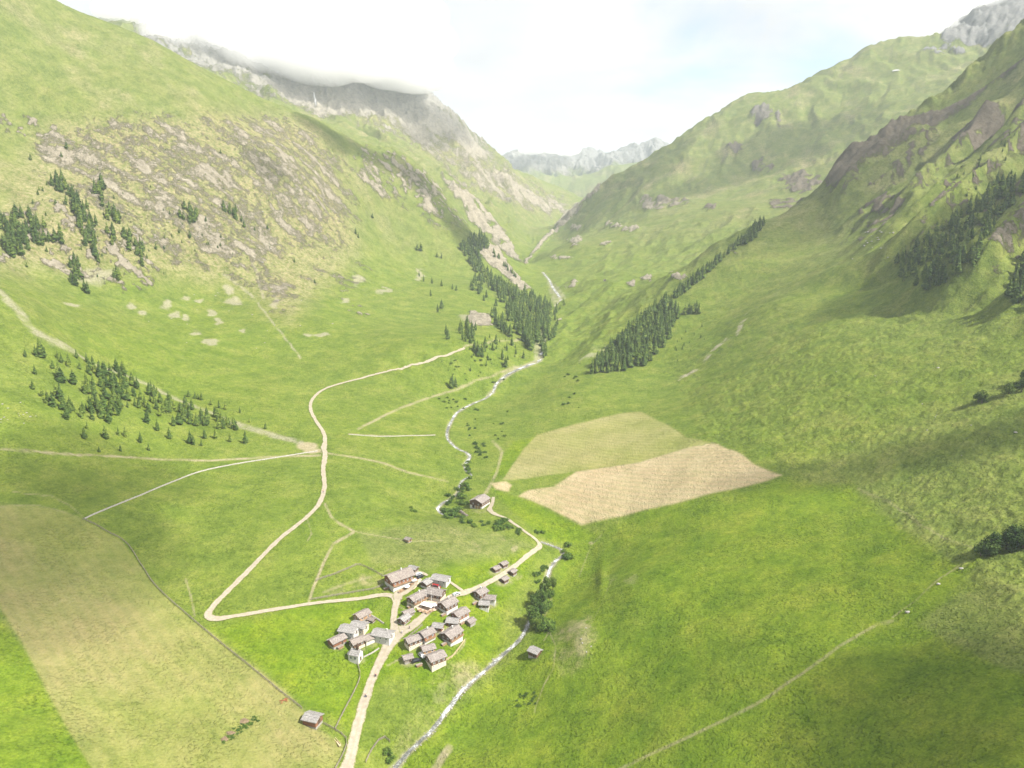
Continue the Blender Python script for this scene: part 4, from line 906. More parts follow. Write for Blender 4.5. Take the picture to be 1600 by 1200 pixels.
LEAFM = leaf_mat('broad_leaves', (.034, .066, .015), (.060, .105, .022), (.100, .145, .035))
BUSHM = leaf_mat('scrub_leaves', (.034, .070, .016), (.062, .112, .022), (.095, .150, .030))
BARK = plain_mat('bark', (.065, .05, .038), (.14, .11, .085), 3, .95, .5)
def conifer(r, levels=15, slim=.20, full=1.0):
    """unit-height conifer: drooping branch fans, irregular outline"""
    c = MB(); tk = MB()
    tk.cyl(0, 0, -.06, .30, .022, .017, 7); tk.cyl(0, 0, .29, .985, .017, .002, 6)
    lean = r.uniform(-.02, .02)
    for k in range(levels):
        f = k / (levels - 1); z = .09 + .87 * f ** .92
        rad = slim * (1 - f) ** .80 * (.8 + .4 * r.random()) + .012
        if f < .12: rad *= .72
        nb = max(4, int((9.5 - 4.5 * f) * full))
        a0 = r.random() * 6.28
        for i in range(nb):
            if r.random() < .10: continue
            a = a0 + i * 6.283 / nb + r.uniform(-.25, .25); R_ = rad * r.uniform(.65, 1.18); dz = -R_ * r.uniform(.25, .75)
            wd = R_ * r.uniform(.34, .56) + .006; ca, sa = math.cos(a), math.sin(a)
            zb = z + r.uniform(-.02, .02); xo = lean * zb
            def p(rr, ww, zz_): return (xo + ca * rr - sa * ww, sa * rr + ca * ww, zb + zz_)
            up = .035 * (1 - f) + .012
            c.add([p(0, 0, up), p(R_ * .55, wd, dz * .45), p(R_, 0, dz), p(R_ * .55, -wd, dz * .45), p(R_ * .5, 0, dz * .2 + up * .8)],
                  [(0, 4, 1), (1, 4, 2), (2, 4, 3), (3, 4, 0)])
            if r.random() < .6:
                R2 = R_ * .7; b2 = a + r.uniform(-.5, .5); c2, s2_ = math.cos(b2), math.sin(b2); zz2 = zb - .03
                c.add([(xo + c2 * R2 * .25, s2_ * R2 * .25, zz2 + .03), (xo + c2 * R2 - s2_ * wd * .6, s2_ * R2 + c2 * wd * .6, zz2 + dz * .8), (xo + c2 * R2 * 1.1, s2_ * R2 * 1.1, zz2 + dz * 1.2), (xo + c2 * R2 + s2_ * wd * .6, s2_ * R2 - c2 * wd * .6, zz2 + dz * .8)], [(0, 1, 2, 3)])
    c.add([(lean - .008, 0, .93), (lean + .008, 0, .93), (lean, .008, .93), (lean, 0, 1.02)], [(0, 1, 3), (1, 2, 3), (2, 0, 3)])
    return c, tk
def leafy(r, n, blobs, size):
    """leaf-sized faces in clumps; blobs = (x, y, z, radius)"""
    c = MB()
    for _ in range(n):
        x, y, z, R_ = blobs[r.randrange(len(blobs))]
        while True:
            q = Vector((r.uniform(-1, 1), r.uniform(-1, 1), r.uniform(-1, 1)))
            if .2 < q.length < 1: break
        q = q.normalized() * (q.length ** .45) * R_
        p = Vector((x, y, z)) + q
        nrm = (q.normalized() + Vector((r.uniform(-.7, .7), r.uniform(-.7, .7), r.uniform(-.3, .8)))).normalized()
        t1 = nrm.orthogonal().normalized(); t2 = nrm.cross(t1); s = size * r.uniform(.6, 1.4); a = r.random() * 6.28
        u = (t1 * math.cos(a) + t2 * math.sin(a)) * s; v = (t2 * math.cos(a) - t1 * math.sin(a)) * s * .6
        c.add([p - u, p + v, p + u, p - v], [(0, 1, 2, 3)])
    return c
TREE_SRC = {}
def make_sources():
    r = random.Random(3)
    TREE_SRC['spruce'] = []
    for i, (lv, sl, fu) in enumerate([(15, .20, 1), (16, .17, 1.1), (14, .235, 1), (17, .19, 1), (13, .25, .95), (15, .215, 1.15), (11, .27, .8), (18, .15, .9), (12, .22, .65)]):
        c, tk = conifer(r, lv, sl, fu); TREE_SRC['spruce'].append((c.mesh('crown', NEEDLE), tk.mesh('trunk', BARK), c, tk))
    TREE_SRC['larch'] = []
    for i, (lv, sl, fu) in enumerate([(14, .19, .85), (13, .22, .8), (15, .165, .9)]):
        c, tk = conifer(r, lv, sl, fu); TREE_SRC['larch'].append((c.mesh('crown', LARCH), tk.mesh('trunk', BARK), c, tk))
    TREE_SRC['broad'] = []
    for i in range(3):
        bl = [(r.uniform(-.24, .24), r.uniform(-.24, .24), r.uniform(.36, .80), r.uniform(.13, .22)) for _ in range(11)] + [(0, 0, .62, .28), (0, 0, .85, .14)]
        c = leafy(r, 1500, bl, .038); tk = MB(); tk.cyl(0, 0, -.06, .32, .035, .026, 8)
        for k in range(6):
            a = k * 1.05 + r.random(); tk.bar((0, 0, .28), (math.cos(a) * .2, math.sin(a) * .2, .62 + r.uniform(-.1, .1)), .018)
        TREE_SRC['broad'].append((c.mesh('crown', LEAFM), tk.mesh('trunk', BARK), c, tk))
    TREE_SRC['pine'] = []
    for i in range(3):
        bl = [(r.uniform(-.26, .26), r.uniform(-.26, .26), r.uniform(.22, .74), r.uniform(.13, .24)) for _ in range(10)] + [(0, 0, .5, .30), (0, 0, .84, .15), (0, 0, .68, .22)]
        c = leafy(r, 1500, bl, .036); tk = MB(); tk.cyl(0, 0, -.06, .5, .035, .02, 8)
        TREE_SRC['pine'].append((c.mesh('crown', NEEDLE), tk.mesh('trunk', BARK), c, tk))
    TREE_SRC['bush'] = []
    for i in range(3):
        bl = [(r.uniform(-.5, .5), r.uniform(-.5, .5), r.uniform(.2, .62), r.uniform(.22, .4)) for _ in range(8)]
        c = leafy(r, 420, bl, .10); tk = MB()
        for k in range(5):
            a = k * 1.3; tk.bar((0, 0, -.15), (math.cos(a) * .3, math.sin(a) * .3, .5), .04)
        TREE_SRC['bush'].append((c.mesh('foliage', BUSHM), tk.mesh('stem', BARK), c, tk))

GROVE = [(250,630,30),(265,632,26),(225,628,20),(160,630,13),(220,740,17),(205,830,15),(360,640,15),(480,640,16),(545,670,18),(580,680,16),(430,690,17),(460,800,24),(370,760,28),(385,790,26),(380,900,30),(350,880,24),(300,920,22),(330,940,26),(400,960,27),(420,1020,26),(265,880,18),(510,1010,22),(520,980,20),(550,860,24),(590,870,22),(620,760,22),(600,740,20),(650,740,22),(690,750,23),(730,720,22),(770,740,22),(700,830,26),(740,860,22),(800,900,22),(780,830,22),(660,900,26),(610,950,26),(570,980,24),(640,1000,26),(680,1040,24),(730,990,22),(700,960,24),(860,830,22),(880,900,20),(935,870,22),(930,980,20),(920,1040,22),(980,960,19),(1000,920,20),(1055,920,20),(1000,1000,18),(1090,960,18),(985,1090,19),(1085,1060,18),(1060,1140,19),(1120,1050,22),(1150,1030,22),(1190,1050,20),(1160,940,20),(1200,960,19),(1230,1060,22),(1260,1020,21),(1290,1060,20),(1350,1010,20),(1370,1080,20),(1400,1080,21),(1420,1060,20),(1460,1080,20),(1480,1090,18),(1190,1170,24),(1210,1180,18),(1280,1140,18),(1350,1140,20),(1260,1185,12),(1440,1160,16),(1535,1170,22),(1410,960,15),(1370,950,14),(1320,930,13),(1260,900,13),(1240,895,11),(1220,890,12),(1180,880,12),(660,1140,22),(785,1130,20),(740,1120,15),(880,1165,19),(530,1140,20),(545,1080,12),(1500,980,11),(1560,1040,10),(930,1215,14),(620,1225,10),(755,1220,12),(1660,1080,12),(720,920,24),(650,960,26),(590,930,24),(440,960,22),(670,820,22),(720,800,22),(840,880,18),(870,950,18),(960,880,16),(560,700,16),(330,700,14),(1120,980,18),(1170,1000,19),(1060,980,17),(905,930,16)]
def sample_poly(poly, n, r):
    xs = [p[0] for p in poly]; ys = [p[1] for p in poly]; out = []
    while len(out) < n:
        x, y = r.uniform(min(xs), max(xs)), r.uniform(min(ys), max(ys))
        if in_poly(np.array([x]), np.array([y]), poly)[0]: out.append((x, y))
    return out
def plant_all():
    r = random.Random(11); rows = []   # (px, py, height m, kind, zone)
    for x, y, h in GROVE: rows.append((x / 4, 400 + y / 4, h, 'L' if r.random() < .22 else 'S', 'grove'))
    for x, y in sample_poly([(340,640),(560,690),(820,760),(1000,870),(1180,930),(1440,1000),(1480,1090),(1330,1080),(1050,1000),(900,960),(740,1000),(640,1040),(420,980),(340,900),(520,900),(480,760)], 105, r): rows.append((x / 4, 400 + y / 4, r.uniform(10, 23), 'L' if r.random() < .3 else 'S', 'grove'))
    def cl(poly, n, h0, h1, zone, pl=.15):
        for x, y in sample_poly(poly, n, r): rows.append((x, y, r.uniform(h0, h1), 'L' if r.random() < pl else 'S', zone))
    U = 'cliff'
    cl([(0,345),(40,335),(60,350),(95,365),(105,388),(60,385),(30,404),(0,392)], 64, 14, 21, U)
    cl([(75,290),(100,280),(120,310),(150,340),(155,395),(180,425),(195,440),(180,440),(150,410),(130,378),(115,335),(90,305)], 66, 12, 22, U)
    cl([(145,298),(160,292),(163,304),(148,312)], 4, 18, 26, U); cl([(158,310),(185,330),(205,362),(232,395),(225,420),(200,405),(185,380),(165,385),(165,360)], 34, 13, 20, U)
    cl([(98,408),(122,408),(140,450),(135,468),(122,466)], 11, 14, 20, U); cl([(275,330),(287,312),(310,340),(305,352),(280,342)], 10, 14, 20, U)
    cl([(345,318),(360,312),(375,340),(402,356),(380,358),(350,333)], 11, 12, 18, U)
    cl([(60,240),(300,230),(420,300),(430,400),(250,430),(60,400)], 60, 2, 5, U); cl([(20,330),(90,270),(200,300),(300,340),(250,420),(100,440),(40,420)], 40, 4, 8, U); cl([(230,330),(420,310),(420,380),(300,400)], 16, 4, 8, U)
    for x, y, h in [(560,372,12),(556,366,14),(582,341,13),(492,442,8),(460,410,9),(418,358,10),(244,390,12),(297,372,14),(345,240,9),(104,232,12),(96,245,9),(48,250,10)]: rows.append((x, y, h, 'S', U))
    M = 'gorge'
    cl([(720,390),(735,370),(760,368),(764,388),(748,398),(755,422),(790,448),(820,458),(850,474),(864,486),(858,505),(840,535),(828,548),(815,530),(800,515),(790,485),(775,462),(755,442),(740,424),(728,404)], 430, 13, 21, M, .2)
    cl([(762,385),(800,425),(815,440),(800,430),(775,405)], 14, 9, 14, M)
    cl([(728,444),(752,434),(758,458),(745,460)], 20, 12, 18, M); cl([(760,488),(775,494),(800,524),(795,530),(775,510)], 22, 12, 18, M)
    cl([(712,514),(735,508),(750,522),(735,538),(715,528)], 18, 11, 18, M); cl([(738,545),(762,540),(758,560),(745,556)], 13, 10, 15, M)
    for x, y, h in [(658,392,17),(652,391,14),(683,402,12),(690,404,13),(655,432,11),(662,440,12),(675,443,12),(690,447,12),(707,452,11),(713,454,10),(673,463,13),(690,482,15),(684,488,14),(697,523,14),(700,530,13),(785,562,14),(790,573,13),(770,548,11),(792,548,11),(775,537,13),(707,606,16),(712,604,11),(818,560,11),(806,553,8),(760,572,7),(735,580,6),(800,540,13),(705,606,13),(760,465,14),(775,478,14),(756,470,12),(785,498,12)]: rows.append((x, y, h, 'S', M))
    cl([(740,520),(830,535),(825,560),(770,575),(730,560)], 26, 3, 6, M)
    cl([(848,562),(844,525),(855,498),(872,492),(873,508),(860,540)], 34, 11, 17, M, .05); cl([(865,494),(885,474),(880,466),(862,484)], 8, 8, 12, M)
    B = 'band'
    cl([(922,584),(935,562),(975,525),(1000,497),(1020,477),(1042,468),(1062,492),(1045,540),(1010,572),(960,583)], 270, 11, 18, B, .06)
    cl([(1040,468),(1080,440),(1120,410),(1150,385),(1185,352),(1197,348),(1180,374),(1140,395),(1100,433),(1060,466)], 120, 10, 16, B, .06)
    cl([(1068,492),(1080,482),(1096,488),(1086,498)], 9, 12, 17, B); cl([(1060,520),(1100,505),(1110,530),(1050,570)], 16, 3, 5, B)
    S = 'shade'
    cl([(1390,418),(1440,384),(1500,334),(1560,286),(1605,276),(1605,300),(1560,345),(1540,405),(1480,444),(1430,458)], 160, 10, 16, S, .25)
    cl([(1565,474),(1600,404),(1640,400),(1640,474)], 40, 12, 17, S); cl([(1480,250),(1600,200),(1600,270),(1500,320)], 20, 4, 8, S)
    for x, y, h in [(1534,630,9),(1528,628,7),(1576,616,8),(1596,612,9),(1603,600,12)]: rows.append((x, y, h * .95, 'P', 'right'))
    for x, y, h in [(1532,869,8),(1552,864,11.5),(1546,868,8),(1581,857,13),(1572,858,10),(1598,856,12),(1606,854,13)]: rows.append((x, y, h * .8, 'P', 'edge'))
    a = np.array([(q[0], q[1]) for q in rows]); X, Y, Z, D = pix2ground(a[:, 0], a[:, 1])
    HS = {'grove': 1.14, 'cliff': .86, 'gorge': 1.0, 'band': 1.0, 'shade': 1.05, 'right': 1, 'edge': 1}
    info = []
    for i, q in enumerate(rows):
        h = q[2] * (D[i] / 1110 if q[4] == 'grove' else HS[q[4]])
        info.append((float(X[i]), float(Y[i]), float(Z[i]), h, float(D[i]), q[3], q[4]))
    order = sorted(range(len(info)), key=lambda i: -info[i][3] / info[i][4])
    GRP = {'grove': ('spruces of the grove on the left meadow', '%s %s in the grove below the scree track on the left meadow'),
           'cliff': ('conifers below the left cliffs', '%s %s on the rocky slope under the left cliff band'),
           'gorge': ('conifers around the gorge mouth', '%s %s in the forest beside the narrow gorge mouth'),
           'band': ('conifers of the dark band on the spur', '%s %s in the dark forest band on the right spur'),
           'shade': ('conifers in the shaded gully', '%s %s in the shaded craggy gully on the right slope'),
           'right': ('conifers on the open right slope', '%s %s standing nearly alone on the open right slope'),
           'edge': ('conifers beside the right meadow edge', '%s %s in the clump at the right end of the meadow boundary')}
    far = []; cnt = {'S': 0, 'L': 0, 'P': 0}
    for i in order:
        x, y, z, h, d, k, zn = info[i]
        src = TREE_SRC[{'S': 'spruce', 'L': 'larch', 'P': 'pine'}[k]]; v = r.randrange(len(src)); rz = r.uniform(0, 6.28)
        if k == 'P' or cnt['S'] + cnt['L'] < 296:
            cnt[k] += 1
            size = 'tall' if h > (8.5 if zn == 'grove' else 11) else ('slender young' if h < 5 else 'middling')
            nm, kd, ct = {'S': ('spruce_tree', 'dark green spruce', 'spruce tree'), 'L': ('larch_tree', 'light green larch', 'larch tree'), 'P': ('pine_tree', 'dark rounded pine', 'pine tree')}[k]
            o = thing(nm, GRP[zn][1] % (size, kd), ct, (x, y, z), rz, size + ' ' + kd + ' of: ' + GRP[zn][0])
            s = r.uniform(1.15, 1.6) if zn == 'grove' else r.uniform(.95, 1.4); o.scale = (h * s, h * s, h)
            for nm2, me in (('crown', src[v][0]), ('trunk', src[v][1])):
                c_ = bpy.data.objects.new(nm2, me); col.objects.link(c_); c_.parent = o
        else: far.append((x, y, z, h, k, v, rz))
    for k, nm, mt in (('S', 'distant_spruce_wood', NEEDLE), ('L', 'distant_larch_wood', LARCH)):
        V = []; Fc = []; n = 0
        for x, y, z, h, kk, v, rz in far:
            if kk != k: continue
            c, tk = TREE_SRC['spruce' if k == 'S' else 'larch'][v][2:]
            p = np.array(c.v) * h * np.array([1.2, 1.2, 1.0]); ca, sa = math.cos(rz), math.sin(rz)
            V.append(np.stack([p[:, 0] * ca - p[:, 1] * sa + x, p[:, 0] * sa + p[:, 1] * ca + y, p[:, 2] + z], 1))
            Fc += [tuple(i + n for i in f) for f in c.f]; n += len(p)
        if n:
            me = bpy.data.meshes.new(nm); me.from_pydata(np.concatenate(V).tolist(), [], Fc); me.update(); me.materials.append(mt)
            o = bpy.data.objects.new(nm, me); col.objects.link(o); o['kind'] = 'stuff'
    # broadleaf trees on the stream
    for px, py, h, wd, lb in [(852,938,10.5,.62,'tall dark slender tree on the stream bank above the lone hay barn'), (864,922,6,.8,'small dark tree on the bank at the upper end of the stream clump'), (838,952,7,1.0,'mid green tree leaning over the stream between the dark tree and the willow'),
                              (832,978,8.5,1.05,'broad green tree at the lower end of the stream clump'), (846,968,7.5,1.1,'pale green round willow in the stream clump facing the meadow'), (836,985,5.5,1.1,'low bushy tree at the foot of the broad green stream tree'), (846,948,8,.8,'dark tree squeezed in the middle of the stream clump')]:
        x, y, z, d = pix2ground(px, py); s = TREE_SRC['broad'][r.randrange(3)]
        h *= 1.35; o = thing('broadleaf_tree', lb, 'tree', (float(x[0]), float(y[0]), float(z[0])), r.uniform(0, 6.28)); o.scale = (h * wd, h * wd, h)
        for nm2, me in (('crown', s[0]), ('trunk', s[1])):
            c_ = bpy.data.objects.new(nm2, me); col.objects.link(c_); c_.parent = o
    # streamside scrub and bushes
    bl = []
    for x0, y0, x1, y1, n, h0, h1, z in [(728,718,735,750,8,1.6,3,'upstream'),(714,758,734,770,9,2,3.4,'upstream'),(700,772,730,790,14,1.8,3.2,'bend'),(690,796,716,812,16,2,3.8,'bend'),(716,806,736,818,8,1.5,2.6,'bend'),(740,812,765,826,6,1.2,2.2,'lane'),(772,812,800,830,18,2,3.4,'lane'),(808,828,822,836,4,1.5,2.4,'lane'),(835,828,852,834,6,1.4,2,'lane'),(880,852,890,874,9,1.8,3,'falls'),(846,884,856,900,4,1.2,2,'falls'),(828,896,846,912,5,1.2,2.2,'falls'),(834,925,862,985,26,2,4.2,'clump'),
                                 (730,640,748,700,14,1.2,2.4,'upstream'),(742,690,760,716,12,1.2,2.6,'upstream'),(680,620,730,640,12,1.2,2.2,'track'),(770,640,800,700,8,1,2,'upstream'),(600,1170,612,1200,5,1.2,2.4,'foot'),(640,792,650,802,3,1.2,2.2,'bend'),(880,585,905,640,10,1.2,2.6,'track'),(690,560,790,600,26,1,2.4,'track'),(806,1082,838,1104,22,.5,1.1,'tuft')]:
        for _ in range(n): bl.append((r.uniform(x0, x1), r.uniform(y0, y1), r.uniform(h0, h1), z))
    nmz = {'upstream': 'leafy shrub beside the white stream above the big farm barn', 'bend': 'leafy shrub at the stream bend below the big farm barn', 'lane': 'leafy shrub beside the lane between barn and road corner', 'falls': 'leafy shrub beside the white rapids below the road corner', 'track': 'low shrub near the brown track below the gorge', 'clump': 'leafy shrub crowded under the tall trees of the stream clump', 'tuft': 'dark weed tuft in the damp hollow below the lone hay barn', 'foot': 'low shrub beside the stream at the bottom edge of the valley'}
    for px, py, h, z_ in bl:
        x, y, z, d = pix2ground(px, py); s = TREE_SRC['bush'][r.randrange(3)]
        o = thing('shrub', nmz[z_], 'shrub', (float(x[0]), float(y[0]), float(z[0])), r.uniform(0, 6.28), 'shrubs: ' + nmz[z_]); k = h * r.uniform(.9, 1.5); o.scale = (k, k, h)
        for nm2, me in (('foliage', s[0]), ('stem', s[1])):
            c_ = bpy.data.objects.new(nm2, me); col.objects.link(c_); c_.parent = o
# ------------------------------------------------------------------ fences, walls, vehicles, people, stones
def fence(label, pts, hgt=1.15, gap=2.6, mat=W_GREY):
    ln = catmull(px_line([(a, b_, 1) for a, b_ in pts]), 1.3); xy = ln[:, :2]
    x0, y0 = xy[0]; z0 = ground(x0, y0)
    o = thing('wooden_fence', label, 'fence', (x0, y0, z0))
    s = np.concatenate([[0], np.cumsum(np.hypot(*np.diff(xy, axis=0).T))]); n = int(s[-1] / gap) + 1
    px_ = np.interp(np.linspace(0, s[-1], n), s, xy[:, 0]); py_ = np.interp(np.linspace(0, s[-1], n), s, xy[:, 1]); z = bilinear(GZ, px_, py_)
    rl = MB(); ps = MB()
    for i in range(n):
        jx, jy = random.uniform(-.1, .1), random.uniform(-.1, .1)
        ps.bar((px_[i] - x0, py_[i] - y0, z[i] - z0 - .4), (px_[i] - x0 + jx, py_[i] - y0 + jy, z[i] - z0 + hgt + random.uniform(0, .2)), .14)
        if i:
            for hh in (.35, .7, 1.02):
                rl.bar((px_[i - 1] - x0, py_[i - 1] - y0, z[i - 1] - z0 + hh * hgt), (px_[i] - x0, py_[i] - y0, z[i] - z0 + hh * hgt + random.uniform(-.08, .08)), .07, .15)
    rl.build('rails', mat, o); q = ps.build('posts', mat, o)
def stone_wall(label, pts, w=.75, h=.7):
    ln = catmull(px_line([(a, b_, 1) for a, b_ in pts]), .9); xy = ln[:, :2]
    t = np.gradient(xy, axis=0); t /= np.linalg.norm(t, axis=1)[:, None] + 1e-9; nn = np.stack([-t[:, 1], t[:, 0]], 1)
    prof = [(-.55, -.3), (-.5, .35), (-.28, .85), (.05, 1.0), (.32, .8), (.5, .3), (.55, -.3)]
    s = np.arange(len(xy)) * .9
    X = np.stack([xy[:, 0] + nn[:, 0] * a * w * (1 + .3 * perlin(s / 2, s * 0 + k, 3)) for k, (a, b_) in enumerate(prof)], 1)
    Y = np.stack([xy[:, 1] + nn[:, 1] * a * w * (1 + .3 * perlin(s / 2, s * 0 + k, 3)) for k, (a, b_) in enumerate(prof)], 1)
    zc = bilinear(GZ, xy[:, 0], xy[:, 1])
    Z = np.stack([zc + b_ * h * (1 + .35 * perlin(s / 1.5, s * 0 + k, 9)) for k, (a, b_) in enumerate(prof)], 1)
    o = grid_mesh('dry_stone_wall', X, Y, Z, STONE); tag(o, label, 'stone wall'); return o
def build_fences():
    fence('long grey fence along the upper right edge of the hayfield up to the corner barn', [(130,812),(165,830),(198,850),(222,885),(240,912),(270,942),(320,985),(360,1018),(400,1050),(440,1083),(472,1108)])
    fence('short grey fence from the corner barn down to the valley road', [(506,1132),(524,1142),(542,1157),(536,1180),(524,1203)])
    fence('fence running down from the chapel towards the valley road', [(558,1036),(563,1058),(552,1085),(538,1112),(524,1140)])
    fence('fence along the top of the small enclosure left of the inn', [(494,908),(520,899),(545,889),(560,883),(580,891),(598,901)])
    fence('fence along the lower side of the small enclosure left of the inn', [(486,938),(520,932),(560,925),(584,921),(598,915)])
    fence('short curved fence on the green between valley road and stream', [(572,1192),(580,1175),(592,1158),(604,1153),(609,1160)])
    fence('yellowish fence behind the lowest chalet facing the stream meadow', [(692,1036),(706,1028),(716,1016),(726,1002)], mat=W_PALE)
    fence('short garden fence between village square and lower chalets', [(632,1003),(642,993),(652,985),(660,978)], gap=1.8)
    stone_wall('pale dry stone wall slanting down from the track junction to the hayfield corner', [(132,811),(175,792),(215,776),(260,757),(310,738),(370,725),(440,714),(496,705)])
    stone_wall('pale line of stones across the meadow right of the track junction', [(545,679),(590,682),(640,681),(680,680)], .7, .45)
    stone_wall('short stone wall from the brown chalet down to the square', [(580,962),(590,968),(600,975)], .8, .7)
    stone_wall('low stone wall between chapel and valley road', [(568,1027),(580,1021),(592,1013)], .6, .5)

def paint(name, c, rough=.3):
    m, t, b = new_mat(name, rough); b.inputs['Specular IOR Level'].default_value = .5
    oc = node(t, 'ShaderNodeTexCoord').outputs['Object']; n = noise(t, oc, 1.5, 4)
    t.links.new(ramp(t, n, [(.3, tuple(v * .9 for v in c)), (.7, c)]), b.inputs['Base Color']); return m
RUBBER = plain_mat('rubber', (.02, .02, .02), (.035, .035, .035), 3, .8, 0)
def car(label, px, py, vec, pm, van=False):
    x, y, z, d = pix2ground(px, py); x, y, z = float(x[0]), float(y[0]), float(z[0]); rz = px_dir(px, py, *vec)
    o = thing('parked_van' if van else 'parked_car', label, 'van' if van else 'car', (x, y, z + .1), rz)
    top = 1.95 if van else 1.48; m = MB()
    side = [(-2.1, .35), (2.1, .35), (2.15, .75), (1.35, .95), (.75, top), (-1.5, top), (-2.05, 1.0)] if not van else [(-2.2, .35), (2.2, .35), (2.25, .95), (1.75, 1.15), (1.3, top), (-2.2, top)]
    n = len(side); ins = [.86, .86, .88, .88, .68, .68, .86][:n]
    v = [(a, -i_, b_) for (a, b_), i_ in zip(side, ins)] + [(a, i_, b_) for (a, b_), i_ in zip(side, ins)]
    m.add(v, [tuple(range(n)), tuple(range(n, 2 * n))[::-1]] + [(i, i + n, (i + 1) % n + n, (i + 1) % n) for i in range(n)]); m.build('body', pm, o)
    g = MB(); zt = top - .08; zb_ = 1.0 if not van else 1.2
    for sg in (-1, 1):
        g.add([(-1.6, sg * .885, zb_), (1.1, sg * .885, zb_), (.7, sg * .72, zt), (-1.35, sg * .72, zt)], [(0, 1, 2, 3)])
    g.add([(1.37, -.74, zb_ - .02), (1.37, .74, zb_ - .02), (.80, .6, zt), (.80, -.6, zt)] if not van else [(1.78, -.74, zb_), (1.78, .74, zb_), (1.36, .6, zt), (1.36, -.6, zt)], [(0, 1, 2, 3)])
    g.build('window', GLASS, o)
    for a in (-1.3, 1.3):
        for sg in (-1, 1):
            w_ = MB(); M = Matrix.Translation((a, sg * .82, .33)) @ Matrix.Rotation(math.pi / 2, 4, 'X'); w_.cyl(0, 0, -.12, .12, .33, .33, 12, M); w_.build('wheel', RUBBER, o)
def person(label, px, py, face, top, legs, step=.18):
    x, y, z, d = pix2ground(px, py)
    o = thing('person', label, 'person', (float(x[0]), float(y[0]), float(z[0]) + .12), face)
    def skin(name, vs, es, rs, mat):
        me = bpy.data.meshes.new(name); me.from_pydata(vs, es, []); ob = bpy.data.objects.new(name, me); col.objects.link(ob); ob.parent = o
        md = ob.modifiers.new('skin', 'SKIN'); 
        for i, r_ in enumerate(rs): me.skin_vertices[0].data[i].radius = (r_, r_)
        me.skin_vertices[0].data[0].use_root = True
        sb = ob.modifiers.new('sub', 'SUBSURF'); sb.levels = 1; sb.render_levels = 1; me.materials.append(mat); return ob
    s = step
    vs = [(0,0,.95),(0,0,1.2),(0,0,1.45),(0,0,1.56),(.02,0,1.64),(.03,0,1.74), (0,-.1,.9),(s,-.1,.48),(s*.9,-.1,.07),(s*.9+.16,-.1,.04),(0,.1,.9),(-s*.5,.1,.48),(-s*1.3,.1,.07),(-s*1.3+.16,.1,.04), (0,-.21,1.42),(-.05,-.26,1.14),(.08,-.26,.9),(.12,-.25,.8),(0,.21,1.42),(.06,.26,1.14),(.2,.26,.95),(.26,.25,.88)]
    es = [(0,1),(1,2),(2,3),(3,4),(4,5),(0,6),(6,7),(7,8),(8,9),(0,10),(10,11),(11,12),(12,13),(2,14),(14,15),(15,16),(16,17),(2,18),(18,19),(19,20),(20,21)]
    rs = [.15,.15,.17,.065,.10,.09,.095,.07,.05,.045,.095,.07,.05,.045,.075,.055,.045,.04,.075,.055,.045,.04]
    skin('body', vs, es, rs, SKINM)
    skin('shirt', [(0,0,.92),(0,0,1.2),(0,0,1.46),(0,-.21,1.43),(-.05,-.26,1.16),(0,.21,1.43),(.06,.26,1.16)], [(0,1),(1,2),(2,3),(3,4),(2,5),(5,6)], [.17,.17,.19,.095,.075,.095,.075], top)
    skin('trousers', [(0,0,.97),(0,-.1,.88),(s,-.1,.48),(s*.9,-.1,.12),(0,.1,.88),(-s*.5,.1,.48),(-s*1.3,.1,.12)], [(0,1),(1,2),(2,3),(0,4),(4,5),(5,6)], [.165,.115,.09,.075,.115,.09,.075], legs)
    skin('hair', [(0,0,1.72),(.0,0,1.79)], [(0,1)], [.11,.10], DARKW)
SKINM = plain_mat('skin', (.42, .26, .19), (.52, .34, .26), 3, .6, 0)
CL_BLUE = plain_mat('blue_cloth', (.05, .08, .18), (.08, .12, .26), 3); CL_DARK = plain_mat('dark_cloth', (.025, .025, .03), (.05, .05, .06), 3); CL_RED = plain_mat('red_cloth', (.35, .04, .03), (.48, .07, .05), 3); CL_LIGHT = plain_mat('light_cloth', (.5, .5, .48), (.62, .62, .6), 3)
def boulder_mesh(r, k=0):
    bm = bmesh.new(); bmesh.ops.create_icosphere(bm, subdivisions=2, radius=1)
    a = [r.uniform(.7, 1.25) for _ in range(3)]
    for v in bm.verts:
        n = v.co.normalized(); s = 1 + .28 * math.sin(n.x * 4 + k) * math.cos(n.y * 3.3 + k * 2) + .15 * math.sin(n.z * 7 + k)
        v.co = Vector((n.x * a[0] * s, n.y * a[1] * s, n.z * a[2] * s * .75))
    me = bpy.data.meshes.new('boulder'); bm.to_mesh(me); bm.free(); me.materials.append(ROCKP); return me
ROCKP = plain_mat('pale_rock', (.19, .18, .16), (.33, .315, .29), 1.2, .95, .6)
def build_snow():
    for pts in ([(1394,113,3),(1400,111.5,6),(1406,112,3)], [(487,112,3),(489,122,4),(492,130,2.5)], [(490,146,3),(493,158,5),(494,166,2.5)]):
        strip('snow_patch', px_line(pts), SNOW, step=5, lift=2.6, wob=.5, ncr=7)
SNOW = plain_mat('old_snow', (.32, .32, .33), (.42, .42, .42), .5, .8, .1)
